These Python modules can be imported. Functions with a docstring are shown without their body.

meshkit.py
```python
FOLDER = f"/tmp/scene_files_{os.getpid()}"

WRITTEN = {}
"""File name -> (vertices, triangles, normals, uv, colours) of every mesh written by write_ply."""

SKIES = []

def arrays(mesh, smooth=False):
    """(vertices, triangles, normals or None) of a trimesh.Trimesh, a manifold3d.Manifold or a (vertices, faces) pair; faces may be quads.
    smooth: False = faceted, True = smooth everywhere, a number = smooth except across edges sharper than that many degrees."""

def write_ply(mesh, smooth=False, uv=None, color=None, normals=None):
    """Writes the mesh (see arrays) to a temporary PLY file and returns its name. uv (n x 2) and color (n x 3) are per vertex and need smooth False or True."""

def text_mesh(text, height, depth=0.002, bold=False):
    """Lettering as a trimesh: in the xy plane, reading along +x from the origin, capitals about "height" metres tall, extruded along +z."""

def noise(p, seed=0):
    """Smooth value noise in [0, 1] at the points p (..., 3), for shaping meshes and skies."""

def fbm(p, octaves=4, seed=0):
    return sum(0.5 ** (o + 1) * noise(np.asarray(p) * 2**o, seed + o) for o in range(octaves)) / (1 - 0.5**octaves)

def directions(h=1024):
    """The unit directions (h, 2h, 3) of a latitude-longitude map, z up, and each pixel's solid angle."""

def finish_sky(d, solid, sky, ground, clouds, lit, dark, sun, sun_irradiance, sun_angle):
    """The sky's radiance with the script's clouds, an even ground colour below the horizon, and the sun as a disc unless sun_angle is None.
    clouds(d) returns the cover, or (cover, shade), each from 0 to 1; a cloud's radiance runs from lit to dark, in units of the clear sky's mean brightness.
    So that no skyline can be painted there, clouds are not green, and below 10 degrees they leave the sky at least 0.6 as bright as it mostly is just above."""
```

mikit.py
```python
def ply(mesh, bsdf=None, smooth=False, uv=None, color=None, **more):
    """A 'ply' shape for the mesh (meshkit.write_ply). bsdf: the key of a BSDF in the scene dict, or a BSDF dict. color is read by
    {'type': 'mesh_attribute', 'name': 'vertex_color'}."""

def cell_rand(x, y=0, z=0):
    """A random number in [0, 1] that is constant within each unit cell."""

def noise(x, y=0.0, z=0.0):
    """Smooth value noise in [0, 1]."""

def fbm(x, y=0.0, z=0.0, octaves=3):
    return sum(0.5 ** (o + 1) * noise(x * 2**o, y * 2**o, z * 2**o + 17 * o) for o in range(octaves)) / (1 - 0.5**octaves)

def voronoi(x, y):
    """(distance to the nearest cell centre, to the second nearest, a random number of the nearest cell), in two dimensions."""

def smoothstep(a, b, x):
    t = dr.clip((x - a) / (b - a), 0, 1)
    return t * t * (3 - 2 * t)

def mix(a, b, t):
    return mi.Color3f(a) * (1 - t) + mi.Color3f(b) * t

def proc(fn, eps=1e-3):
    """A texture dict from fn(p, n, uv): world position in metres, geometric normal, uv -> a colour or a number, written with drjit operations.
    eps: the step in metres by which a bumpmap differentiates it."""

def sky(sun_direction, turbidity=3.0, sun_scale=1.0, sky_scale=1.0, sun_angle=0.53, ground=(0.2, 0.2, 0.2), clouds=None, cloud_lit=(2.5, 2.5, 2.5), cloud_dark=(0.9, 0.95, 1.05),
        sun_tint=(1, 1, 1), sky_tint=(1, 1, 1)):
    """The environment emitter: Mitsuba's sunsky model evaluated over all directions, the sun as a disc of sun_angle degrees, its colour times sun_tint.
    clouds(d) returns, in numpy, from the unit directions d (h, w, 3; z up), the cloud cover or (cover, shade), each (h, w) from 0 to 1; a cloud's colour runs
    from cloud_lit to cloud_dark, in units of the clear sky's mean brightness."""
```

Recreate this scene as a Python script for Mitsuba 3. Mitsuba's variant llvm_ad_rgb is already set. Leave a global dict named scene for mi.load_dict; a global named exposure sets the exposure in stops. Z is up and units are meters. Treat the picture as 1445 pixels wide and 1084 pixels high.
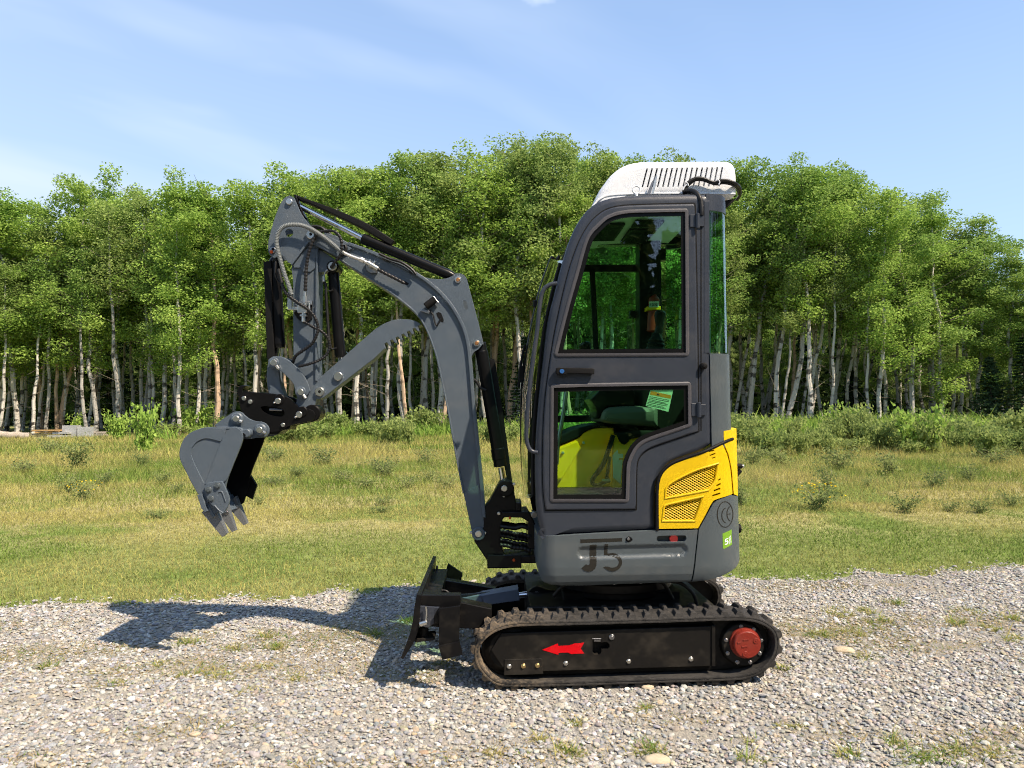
import math
import numpy as np, trimesh, shapely
from shapely.geometry import Polygon, LineString, Point
import manifold3d as m3
import drjit as dr, mitsuba as mi, mikit, meshkit
from mikit import proc, ply, noise, fbm, voronoi, cell_rand, smoothstep, mix

# ------------------------------------------------------------------ camera, sky, exposure
PW, PH, FPX = 1445.0, 1084.0, 1050.0
CAM = np.array([0.0, 0.0, 1.335])
YAW, PITCH, ROLL = 0.0257, 0.0410, 0.012
fwd = np.array([math.sin(YAW) * math.cos(PITCH), math.cos(YAW) * math.cos(PITCH), math.sin(PITCH)])
right0 = np.array([math.cos(YAW), -math.sin(YAW), 0.0])
up0 = np.cross(right0, fwd)
right = math.cos(ROLL) * right0 - math.sin(ROLL) * up0
up = math.cos(ROLL) * up0 + math.sin(ROLL) * right0
T = mi.ScalarTransform4f
scene, labels = {"type": "scene"}, {}
scene["camera"] = {"type": "perspective", "fov": math.degrees(2 * math.atan(PW / 2 / FPX)), "fov_axis": "x", "near_clip": 0.05, "far_clip": 3000.0,
                   "to_world": T().look_at(origin=CAM.tolist(), target=(CAM + fwd).tolist(), up=up.tolist())}
exposure = 2.65
SUN = (1.54, -1.27, 2.43)


def cirrus(d):
    """thin veils of high cloud, denser to the west (left) side, and one small puff"""
    el = np.maximum(d[..., 2], 0.02)
    q = np.stack([d[..., 0] / (el + 0.25), d[..., 1] / (el + 0.25), el * 0], -1)
    warp = meshkit.fbm(q * 1.1 + 3.1, 3, 5)
    s = np.stack([q[..., 0] * 0.9 + q[..., 1] * 0.9 + warp * 1.2, (q[..., 1] - q[..., 0] * 0.55) * 3.0 + warp * 2.0, el * 0], -1)
    streak = meshkit.fbm(s, 5, 11)
    c = np.clip((streak - 0.47) * 3.2, 0, 1) * np.clip(0.40 - q[..., 0] * 0.55, 0.04, 0.8)
    base = 0.20 + 0.40 * np.clip(1 - el * 1.8, 0, 1) + 0.22 * np.clip(0.15 - d[..., 0] * 1.1, 0, 1)
    puff = ray(775.0, -6.0) / np.linalg.norm(ray(775.0, -6.0))
    off = d - puff
    r2 = ((off @ right) / 0.052) ** 2 + ((off @ up) / 0.014) ** 2
    pf = np.clip(1.25 - r2 - 1.6 * (1 - meshkit.fbm(d * 45.0, 4, 77)), 0, 1) * (r2 < 4)
    return np.clip(base + c * 0.62 + pf * 0.9, 0, 1), np.zeros(d.shape[:2])




# ------------------------------------------------------------------ helpers
def ray(px, py):
    px, py = np.asarray(px, float), np.asarray(py, float)
    return fwd + ((px - PW / 2) / FPX)[..., None] * right - ((py - PH / 2) / FPX)[..., None] * up


scene["sky"] = mikit.sky(SUN, turbidity=3.0, clouds=cirrus, cloud_lit=(1.36, 1.62, 2.02), ground=(0.2, 0.2, 0.14), sky_tint=(0.92, 1.0, 1.08), sun_tint=(0.955, 0.98, 1.03))


def at(px, py, Y):
    """the point of the upright plane y = Y seen at a photograph position"""
    d = ray(px, py)
    return CAM + d * (np.asarray(Y, float) / d[..., 1])[..., None]


def ats(pts, Y):
    p = np.asarray(pts, float)
    return at(p[:, 0], p[:, 1], np.full(len(p), float(Y)))


def to_px(P):
    q = np.asarray(P, float) - CAM
    z = q @ fwd
    return PW / 2 + FPX * (q @ right) / z, PH / 2 - FPX * (q @ up) / z


def tag(key, label, category=None, group=None, kind=None):
    labels[key] = {k: v for k, v in (("label", label), ("category", category), ("group", group), ("kind", kind)) if v}


def numbered(key, have):
    if key not in have:
        return key
    i = 1
    while f"{key}_{i:03d}" in have:
        i += 1
    return f"{key}_{i:03d}"


def add(key, mesh, mat, smooth=32, **kw):
    """ONE entry of the scene; a taken key gets the next three-digit number"""
    key = numbered(key, scene)
    scene[key] = ply(mesh, mat, smooth, **kw)
    return key


def cat(*m):
    return trimesh.util.concatenate([x for x in m if x is not None])


def mesh_of(man):
    m = man.to_mesh()
    return trimesh.Trimesh(np.array(m.vert_properties[:, :3], float), np.array(m.tri_verts), process=False)


def man_of(tm):
    tm = trimesh.Trimesh(tm.vertices, tm.faces, process=True)
    return m3.Manifold(m3.Mesh(np.asarray(tm.vertices, np.float32), np.asarray(tm.faces, np.uint32)))


# ------------------------------------------------------------------ materials
def col(c):
    return {"type": "rgb", "value": list(map(float, c))}


def paint(key, c, rough=0.35, clear=0.5, dust=0.12, metal=0.0, dustc=(0.34, 0.29, 0.22), spec=0.5):
    def f(p, n, uv):
        a = fbm(p.x * 9, p.y * 9, p.z * 9, 4)
        b = fbm(p.x * 35, p.y * 35, p.z * 35, 2)
        d = smoothstep(0.48, 0.80, a) * (0.35 + 0.65 * b) * dust + dust * 0.12 + smoothstep(0.66, 0.16, p.z) * smoothstep(0.44, 0.75, a * 0.6 + b * 0.4) * 0.035
        return mix(mi.Color3f(*c) * (0.965 + 0.07 * fbm(p.x * 22, p.y * 22, p.z * 22, 2)), mi.Color3f(*dustc), d)

    def r(p, n, uv):
        return rough + 0.16 * fbm(p.x * 14, p.y * 14, p.z * 14, 3) - 0.05
    scene[key] = {"type": "twosided", "bsdf": {"type": "principled", "base_color": proc(f), "roughness": proc(r), "metallic": metal, "clearcoat": clear, "clearcoat_gloss": 0.85, "specular": spec}}


paint("grey_paint", (0.0636, 0.0829, 0.1049), 0.40, 0.20, 0.07, spec=0.35)
paint("body_grey_paint", (0.0557, 0.0697, 0.0780), 0.36, 0.22, 0.07, spec=0.35)
paint("charcoal_paint", (0.0219, 0.0272, 0.0391), 0.36, 0.30, 0.05, spec=0.3)
paint("trim_paint", (0.0502, 0.0494, 0.0563), 0.45, 0.1, 0.06, spec=0.3)
paint("black_paint", (0.0045, 0.0045, 0.0050), 0.28, 0.12, 0.006, spec=0.12)
paint("frame_black", (0.0085, 0.0080, 0.0075), 0.40, 0.06, 0.020, spec=0.12)
paint("yellow_paint", (0.5676, 0.3741, 0.0009), 0.42, 0.0, 0.02, spec=0.3)
paint("yellow_inner", (0.92, 0.45, 0.003), 0.45, 0.1, 0.0, spec=0.25)
paint("worn_steel", (0.120, 0.130, 0.142), 0.42, 0.0, 0.30, metal=0.35)
paint("white_paint", (0.635, 0.655, 0.690), 0.5, 0.0, 0.02, spec=0.2)
paint("red_paint", (0.1720, 0.0163, 0.0086), 0.45, 0.1, 0.05, spec=0.25)
paint("red_decal", (0.4830, 0.0020, 0.0067), 0.6, 0.0, 0.0, spec=0.1)
paint("blueish_paint", (0.0903, 0.1075, 0.1419), 0.45, 0.2, 0.12, spec=0.3)
paint("dark_rubber", (0.0065, 0.0065, 0.0068), 0.55, 0.0, 0.015, spec=0.12)
paint("hose_rubber", (0.0085, 0.0085, 0.0092), 0.42, 0.1, 0.03, spec=0.25)
paint("hose_grey", (0.1376, 0.1514, 0.1514), 0.42, 0.1, 0.10)
paint("decal_dark", (0.0160, 0.0150, 0.0120), 0.5, 0.0, 0.02, spec=0.2)
paint("label_paper", (0.3870, 0.4515, 0.3354), 0.6, 0.0, 0.02)
paint("label_green", (0.1332, 0.2798, 0.0148), 0.5, 0.0, 0.02)
paint("label_orange", (0.4954, 0.1514, 0.0103), 0.5, 0.0, 0.02)
paint("seat_vinyl", (0.0850, 0.0850, 0.0800), 0.5, 0.0, 0.03)
paint("blue_plastic", (0.0138, 0.0843, 0.2580), 0.4, 0.2, 0.0)
paint("orange_plastic", (0.4954, 0.0688, 0.0041), 0.45, 0.1, 0.0, spec=0.3)
paint("ceiling_cloth", (0.4200, 0.4200, 0.3300), 0.7, 0.0, 0.05)
for k, c, r_ in (("chrome", (0.72, 0.72, 0.74), 0.12), ("zinc", (0.62, 0.61, 0.57), 0.33), ("brass_zinc", (0.62, 0.46, 0.22), 0.32), ("steel_dark", (0.30, 0.30, 0.31), 0.35), ("copper", (0.66, 0.30, 0.12), 0.38)):
    scene[k] = {"type": "twosided", "bsdf": {"type": "principled", "base_color": col(c), "metallic": 1.0, "roughness": r_}}


def track_col(p, n, uv):
    a = fbm(p.x * 16, p.y * 16, p.z * 16, 4)
    b = fbm(p.x * 90, p.y * 90, p.z * 90, 2)
    up_ = smoothstep(-0.1, 0.9, n.z)
    mud = smoothstep(0.30, 0.62, a * 0.6 + b * 0.4 + 0.16 * up_)
    front = smoothstep(0.45, -0.05, p.x)
    return mix(mi.Color3f(0.015, 0.0145, 0.014), mix(mi.Color3f(0.070, 0.065, 0.060), mi.Color3f(0.175, 0.132, 0.085), front * b * 1.3), mud * (0.34 + 0.40 * front))


scene["track_rubber"] = {"type": "twosided", "bsdf": {"type": "principled", "base_color": proc(track_col), "roughness": 0.8, "specular": 0.25}}
scene["green_glass"] = {"type": "thindielectric", "int_ior": 1.5, "specular_transmittance": col((0.55, 0.95, 0.68))}
scene["clear_glass"] = {"type": "thindielectric", "int_ior": 1.5, "specular_transmittance": col((0.86, 0.92, 0.82))}
scene["red_lens"] = {"type": "twosided", "bsdf": {"type": "principled", "base_color": col((0.75, 0.02, 0.015)), "roughness": 0.15, "clearcoat": 1.0}}
# ------------------------------------------------------------------ terrain
RNG = np.random.default_rng(7)


def border(x):
    """the ragged line where the gravel ends and the grass begins"""
    x = np.asarray(x, float)
    q = np.stack([x * 1.0, x * 0, x * 0], -1)
    return 5.84 + 0.095 * x + 0.70 * (meshkit.fbm(q * 0.7 + 11.3, 3, 3) - 0.5) + 0.50 * (meshkit.fbm(q * 4.0, 3, 4) - 0.5)


def gz(x, y):
    x, y = np.asarray(x, float), np.asarray(y, float)
    q = np.stack([x, y, x * 0], -1)
    far = np.clip((y - 8) / 30, 0, 1.6)
    return 0.0 + 0.62 * far + 0.05 * (meshkit.fbm(q * 0.35, 3, 21) - 0.5) * np.clip((y - 5.2) / 3, 0, 1) + 0.25 * (meshkit.fbm(q * 0.12, 2, 22) - 0.5) * np.clip((y - 9) / 8, 0, 1)


def sheet(xs, ys, zf):
    X, Y = np.meshgrid(xs, ys, indexing="ij")
    v = np.stack([X.ravel(), Y.ravel(), zf(X.ravel(), Y.ravel())], 1)
    n, m = len(xs), len(ys)
    i, j = np.meshgrid(np.arange(n - 1), np.arange(m - 1), indexing="ij")
    a = (i * m + j).ravel()
    return v, np.vstack([np.stack([a, a + m, a + m + 1], 1), np.stack([a, a + m + 1, a + 1], 1)])


def soil_col(p, n, uv):
    a = fbm(p.x * 0.9, p.y * 0.9, 0, 4)
    b = fbm(p.x * 14, p.y * 14, 3, 3)
    lawn = smoothstep(0.42, 0.62, a)
    c = mix(mi.Color3f(0.27, 0.245, 0.115), mi.Color3f(0.13, 0.175, 0.050), lawn)
    c = mix(c, mi.Color3f(0.115, 0.160, 0.045), smoothstep(9.5, 7.2, p.y) * 0.75)
    return c * (0.55 + 0.9 * b)


def dirt_col(p, n, uv):
    """fines: sand with a dense layer of pea gravel"""
    a = fbm(p.x * 1.3, p.y * 1.3, 0, 4)
    d1, d2, r = voronoi(p.x * 95, p.y * 95)
    e1, e2, q = voronoi(p.x * 190 + 7, p.y * 190)
    sand = mix(mi.Color3f(0.285, 0.255, 0.205), mi.Color3f(0.235, 0.22, 0.20), smoothstep(0.40, 0.60, a))
    st = mix(mi.Color3f(0.19, 0.185, 0.18), mi.Color3f(0.43, 0.41, 0.37), r) * (0.55 + 0.45 * smoothstep(0.02, 0.25, d2 - d1))
    fi = mix(mi.Color3f(0.19, 0.18, 0.155), mi.Color3f(0.40, 0.36, 0.295), q) * (0.65 + 0.35 * smoothstep(0.02, 0.25, e2 - e1))
    k = smoothstep(0.30, 0.62, a * 0.4 + 0.6 * fbm(p.x * 6, p.y * 6, 5, 3))
    return mix(mix(sand, fi, 0.75), st, 0.25 + 0.6 * k)


def dirt_bump(p, n, uv):
    d1, d2, r = voronoi(p.x * 95, p.y * 95)
    return smoothstep(0.0, 0.5, d2 - d1) * (0.4 + 0.6 * r)


scene["soil"] = {"type": "diffuse", "reflectance": proc(soil_col)}
scene["gravel_dirt"] = {"type": "bumpmap", "bump_texture": proc(dirt_bump, 1e-3), "scale": 0.004, "bsdf": {"type": "diffuse", "reflectance": proc(dirt_col)}}
xs = np.concatenate([np.linspace(-900, -60, 12), np.linspace(-50, 50, 101), np.linspace(60, 900, 12)])
ys = np.concatenate([np.linspace(-900, -20, 10), np.linspace(-10, 4, 8), np.linspace(4.5, 30, 80), np.linspace(32, 80, 25), np.linspace(95, 1200, 10)])
add("ground", sheet(xs, ys, gz), "soil", True)
tag("ground", "dry grassy field reaching from the gravel to the woods", kind="structure")
# the gravel drive: a sheet 8 mm above the soil whose far edge is the ragged border
gx = np.linspace(-14, 14, 281)
gt = np.linspace(0, 1, 60)
GX, GT = np.meshgrid(gx, gt, indexing="ij")
GY = -6 + (border(GX) + 6) * GT
gv = np.stack([GX.ravel(), GY.ravel(), gz(GX.ravel(), GY.ravel()) + 0.008 * (1 - GT.ravel() ** 40)], 1)
_, gf = sheet(gx, gt, lambda a, b: a * 0)
add("gravel_drive", (gv, gf), "gravel_dirt", True)
tag("gravel_drive", "pale gravel drive that the excavator stands on", kind="structure")

# ------------------------------------------------------------------ pebbles (stuff: nobody could count them)
TRACKBOX = (-0.03, 1.40, 3.62, 4.60)
vcol = {"type": "mesh_attribute", "name": "vertex_color"}
scene["pebble_stone"] = {"type": "twosided", "bsdf": {"type": "principled", "base_color": vcol, "roughness": 0.75, "specular": 0.3}}
PALETTE = np.array([(0.46, 0.42, 0.37), (0.50, 0.44, 0.34), (0.34, 0.34, 0.355), (0.27, 0.275, 0.29), (0.62, 0.59, 0.54), (0.40, 0.36, 0.31), (0.53, 0.41, 0.27), (0.36, 0.29, 0.22), (0.70, 0.68, 0.64), (0.20, 0.195, 0.19)])
PW_ = np.array([5, 4, 5, 3, 3, 5, 1.6, 1.5, 1.6, 1.6])
PW_ = PW_ / PW_.sum()


def half_rock(sub, seed):
    s = trimesh.creation.icosphere(subdivisions=sub)
    v = np.array(s.vertices)
    r = 0.80 + 0.45 * meshkit.fbm(v * 1.3 + seed * 7.7, 2, seed)
    v = v * r[:, None]
    keep = (np.array(s.triangles_center)[:, 2] > -0.40)
    f = np.array(s.faces)[keep]
    used, inv = np.unique(f, return_inverse=True)
    return v[used], inv.reshape(-1, 3)


def scatter_rocks(xy, size, subs, rng, lift=0.06):
    """many pebbles in one (v, f, colour, normal) set"""
    V, F, C, at_ = [], [], [], 0
    kinds = [half_rock(subs, k) for k in range(9)]
    which = rng.integers(0, 9, len(xy))
    z = gz(xy[:, 0], xy[:, 1]) + 0.008
    for k in range(9):
        I = np.nonzero(which == k)[0]
        if not len(I):
            continue
        v, f = kinds[k]
        n = len(I)
        sc = size[I][:, None] * np.stack([rng.uniform(0.85, 1.35, n), rng.uniform(0.7, 1.0, n), rng.uniform(0.36, 0.60, n)], 1)
        a, t1, t2 = rng.uniform(0, 6.28, n), np.clip(rng.normal(0, 0.24, n), -0.42, 0.42), np.clip(rng.normal(0, 0.24, n), -0.42, 0.42)
        p = v[None] * sc[:, None]
        x, y, zz = p[..., 0], p[..., 1], p[..., 2]
        y, zz = y * np.cos(t1)[:, None] - zz * np.sin(t1)[:, None], y * np.sin(t1)[:, None] + zz * np.cos(t1)[:, None]
        x, zz = x * np.cos(t2)[:, None] + zz * np.sin(t2)[:, None], -x * np.sin(t2)[:, None] + zz * np.cos(t2)[:, None]
        x, y = x * np.cos(a)[:, None] - y * np.sin(a)[:, None], x * np.sin(a)[:, None] + y * np.cos(a)[:, None]
        p = np.stack([x + xy[I, 0][:, None], y + xy[I, 1][:, None], zz + (z[I] + sc[:, 2] * lift + rng.uniform(0, 0.006, n))[:, None]], -1)
        c = 0.69 * (0.82 * PALETTE[rng.choice(len(PALETTE), n, p=PW_)] * np.array([0.97, 1.0, 1.02]) + 0.20 * np.array([0.425, 0.405, 0.365])) * rng.uniform(0.78, 1.16, n)[:, None] * rng.normal(1, 0.03, (n, 3))
        V.append(p.reshape(-1, 3))
        F.append((f[None] + (np.arange(n) * len(v))[:, None, None]).reshape(-1, 3) + at_)
        C.append(np.repeat(np.clip(c, 0.02, 0.85), len(v), 0))
        at_ += n * len(v)
    return np.vstack(V), np.vstack(F), np.vstack(C)


PATCH = [(-1.05, 4.55, 0.75, 0.30, 0.9), (-1.75, 4.05, 0.55, 0.22, 0.8), (-0.80, 3.95, 0.45, 0.16, 0.5), (-2.6, 4.35, 0.6, 0.25, 0.7), (-0.50, 4.62, 0.45, 0.22, 0.9), (-1.3, 3.25, 0.40, 0.12, 0.5), (-1.9, 2.95, 0.35, 0.12, 0.5), (-0.55, 2.85, 0.5, 0.12, 0.5),
         (2.15, 4.55, 0.45, 0.30, 0.95), (3.05, 4.65, 0.5, 0.22, 0.7), (2.45, 4.15, 0.4, 0.12, 0.6), (1.95, 2.98, 0.45, 0.12, 0.7), (1.35, 3.05, 0.3, 0.10, 0.5), (0.15, 2.95, 0.4, 0.10, 0.5), (0.75, 3.25, 0.3, 0.08, 0.4), (-0.32, 3.86, 0.22, 0.16, 0.8), (3.2, 3.9, 0.5, 0.15, 0.5), (2.4, 5.6, 0.8, 0.15, 0.5), (-3.3, 4.9, 0.6, 0.2, 0.5)]


def worn(x, y):
    """how much a point lies in one of the worn patches: 0..1"""
    q = np.stack([x, y, x * 0], -1)
    wob = meshkit.fbm(q * 5.0, 4, 33) - 0.5
    w = np.zeros_like(x)
    for cx, cy, rx, ry, k in PATCH:
        w = np.maximum(w, k * np.clip(1.35 - np.sqrt(((x - cx) / rx) ** 2 + ((y - cy) / ry) ** 2) + 2.0 * wob, 0, 1))
    return w


def bare(x, y):
    """patches of bare dirt and grass where few stones lie: 0..1"""
    q = np.stack([x, y * 1.6, x * 0], -1)
    b = np.clip((meshkit.fbm(q * 1.5 + 4.2, 4, 31) - 0.60) * 6, 0, 0.7)
    return np.clip(b + 0.85 * worn(x, y) + np.clip(1 - (border(x) - y) / 0.20, 0, 1) * 0.6, 0, 0.9)


def frustum_xy(n, y0, y1, margin, rng, power=1.0):
    out, need = [], n
    y = y0 + (y1 - y0) * rng.uniform(0, 1, n) ** power
    x = rng.uniform(-1, 1, n) * (0.70 * y + margin) + 0.03 * y
    return np.stack([x, y], 1)


def pebbles(n, y0, y1, mean, sub, rng):
    xy = frustum_xy(n, y0, y1, 0.75, rng, 0.85)
    ok = (xy[:, 1] < border(xy[:, 0]) + rng.normal(0.0, 0.10, n)) & (rng.uniform(0, 1, n) > bare(xy[:, 0], xy[:, 1]))
    xy = xy[ok]
    size = mean * np.exp(rng.normal(0, 0.34, len(xy)))
    return scatter_rocks(xy, np.clip(size, 0.003, 0.024), sub, rng)


near = pebbles(18000, 2.35, 3.05, 0.0075, 1, RNG)
mid = pebbles(112000, 3.05, 7.2, 0.0088, 0, RNG)


def vnormals(v, f):
    n = np.zeros_like(v)
    c = np.cross(v[f[:, 1]] - v[f[:, 0]], v[f[:, 2]] - v[f[:, 0]])
    for k in range(3):
        np.add.at(n, f[:, k], c)
    return n


add("gravel", (near[0], near[1]), "pebble_stone", True, color=near[2])
labels["gravel"] = {"label": "loose pebbles of grey, beige and white gravel on the drive", "category": "gravel", "kind": "stuff"}
add("gravel__pebbles", (mid[0], mid[1]), "pebble_stone", True, color=mid[2])
labels["gravel__pebbles"] = {"kind": "stuff"}

# ------------------------------------------------------------------ grass
scene["grass_blade"] = {"type": "principledthin", "base_color": vcol, "roughness": 0.6, "diff_trans": 0.7, "spec_trans": 0.0}


def blades(xy, h, w, lean, c, rng, seg=2, z=None):
    """bent blades: each a strip of seg quads ending in a point"""
    n = len(xy)
    a = rng.uniform(0, 2 * np.pi, n)
    b = rng.uniform(0, 2 * np.pi, n)
    dirx, diry = np.cos(a), np.sin(a)
    z0 = gz(xy[:, 0], xy[:, 1]) if z is None else z
    rows, cols = [], []
    for k in range(seg + 1):
        t = k / seg
        off = lean * h * t ** 1.8
        cx, cy, cz = xy[:, 0] + dirx * off, xy[:, 1] + diry * off, z0 - 0.005 + h * t * np.sqrt(np.clip(1 - (lean * t) ** 2 * 0.5, 0.2, 1))
        ww = w * (1 - 0.75 * t) / 2 if k < seg else w * 0
        if k < seg:
            rows.append(np.stack([cx - np.cos(b) * ww, cy - np.sin(b) * ww, cz], 1))
            rows.append(np.stack([cx + np.cos(b) * ww, cy + np.sin(b) * ww, cz], 1))
            cols += [c, c]
        else:
            rows.append(np.stack([cx, cy, cz], 1))
            cols.append(c)
    nv = 2 * seg + 1
    V = np.stack(rows, 1).reshape(-1, 3)
    C = np.stack(cols, 1).reshape(-1, 3)
    f = []
    for k in range(seg - 1):
        f += [[2 * k, 2 * k + 1, 2 * k + 3], [2 * k, 2 * k + 3, 2 * k + 2]]
    f.append([2 * seg - 2, 2 * seg - 1, 2 * seg])
    F = (np.array(f)[None] + (np.arange(n) * nv)[:, None, None]).reshape(-1, 3)
    return V, F, C


def join(parts):
    V, F, C, k = [], [], [], 0
    for v, f, c in parts:
        V.append(v)
        F.append(f + k)
        C.append(c)
        k += len(v)
    return np.vstack(V), np.vstack(F), np.vstack(C)


GREEN, LIME, STRAW, TAN, OLIVE = (np.array(c) for c in ((0.100, 0.180, 0.034), (0.215, 0.285, 0.062), (0.47, 0.435, 0.145), (0.36, 0.315, 0.140), (0.17, 0.175, 0.05)))


def grass_colours(x, y, rng):
    n = len(x)
    q = np.stack([x, y * 1.4, x * 0], -1)
    a = meshkit.fbm(q * 0.55 + 9, 4, 41)
    lawn = np.clip((10.5 - y) / 3.0, 0, 1)
    dry = np.clip((a - 0.40) * 3.2 + 0.42 - 0.62 * np.clip((9.3 - y) / 2.2, 0, 1) + rng.normal(0, 0.25, n), 0, 1)[:, None]
    g = GREEN * (1 - rng.uniform(0, 1, (n, 1))) + LIME * rng.uniform(0.2, 1, (n, 1))
    s = np.where(rng.uniform(0, 1, (n, 1)) < 0.7, STRAW, TAN)
    return np.clip((g * (1 - dry) + s * dry) * rng.uniform(0.68, 1.08, (n, 1)), 0.01, 0.7)


parts = []
# mown lawn beside the gravel
xy = frustum_xy(180000, 5.0, 10.5, 1.3, RNG, 1.05)
xy = xy[xy[:, 1] > border(xy[:, 0]) + 0.06 - RNG.exponential(0.10, len(xy)) + np.abs(RNG.normal(0, 0.06, len(xy)))]
h = np.exp(RNG.normal(math.log(0.036), 0.35, len(xy)))
parts.append(blades(xy, h, RNG.uniform(0.004, 0.008, len(xy)), RNG.uniform(0.3, 1.1, len(xy)), grass_colours(xy[:, 0], xy[:, 1], RNG), RNG, 2))
# taller dry meadow
xy = frustum_xy(160000, 9.5, 20, 2.5, RNG, 1.1)
tall = np.clip((xy[:, 1] - 9.5) / 4, 0, 1)
h = (0.038 + 0.085 * tall) * np.exp(RNG.normal(0, 0.35, len(xy)))
parts.append(blades(xy, h, RNG.uniform(0.007, 0.014, len(xy)), RNG.uniform(0.2, 0.9, len(xy)), grass_colours(xy[:, 0], xy[:, 1], RNG), RNG, 1))
xy = frustum_xy(96000, 19, 36, 4.0, RNG, 1.0)
h = 0.16 * np.exp(RNG.normal(0, 0.35, len(xy)))
parts.append(blades(xy, h, RNG.uniform(0.016, 0.034, len(xy)), RNG.uniform(0.2, 0.8, len(xy)), grass_colours(xy[:, 0], xy[:, 1], RNG), RNG, 1))
# dry thatch creeping over the worn patches of the drive
xy = frustum_xy(260000, 2.5, 6.6, 0.4, RNG, 0.9)
wn = worn(xy[:, 0], xy[:, 1])
keep = (xy[:, 1] < border(xy[:, 0])) & (RNG.uniform(0, 1, len(xy)) < wn * 0.85)
xy, wn = xy[keep], wn[keep]
u, t = RNG.uniform(0, 1, (len(xy), 1)), RNG.uniform(0, 1, (len(xy), 1))
cc = np.where(t < 0.42 * wn[:, None], GREEN * (1 - u) + LIME * 0.8 * u, np.array([0.42, 0.33, 0.15]) * u + np.array([0.30, 0.225, 0.115]) * (1 - u))
parts.append(blades(xy, 0.017 * np.exp(RNG.normal(0, 0.4, len(xy))), RNG.uniform(0.003, 0.007, len(xy)), RNG.uniform(0.8, 2.0, len(xy)), cc, RNG, 1, gz(xy[:, 0], xy[:, 1]) + 0.016))
v, f, c = join(parts)
add("grass", (v, f), "grass_blade", False, color=c)
tag("grass", "sunlit grass, green by the gravel and straw yellow further out", "grass", kind="stuff")

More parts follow.
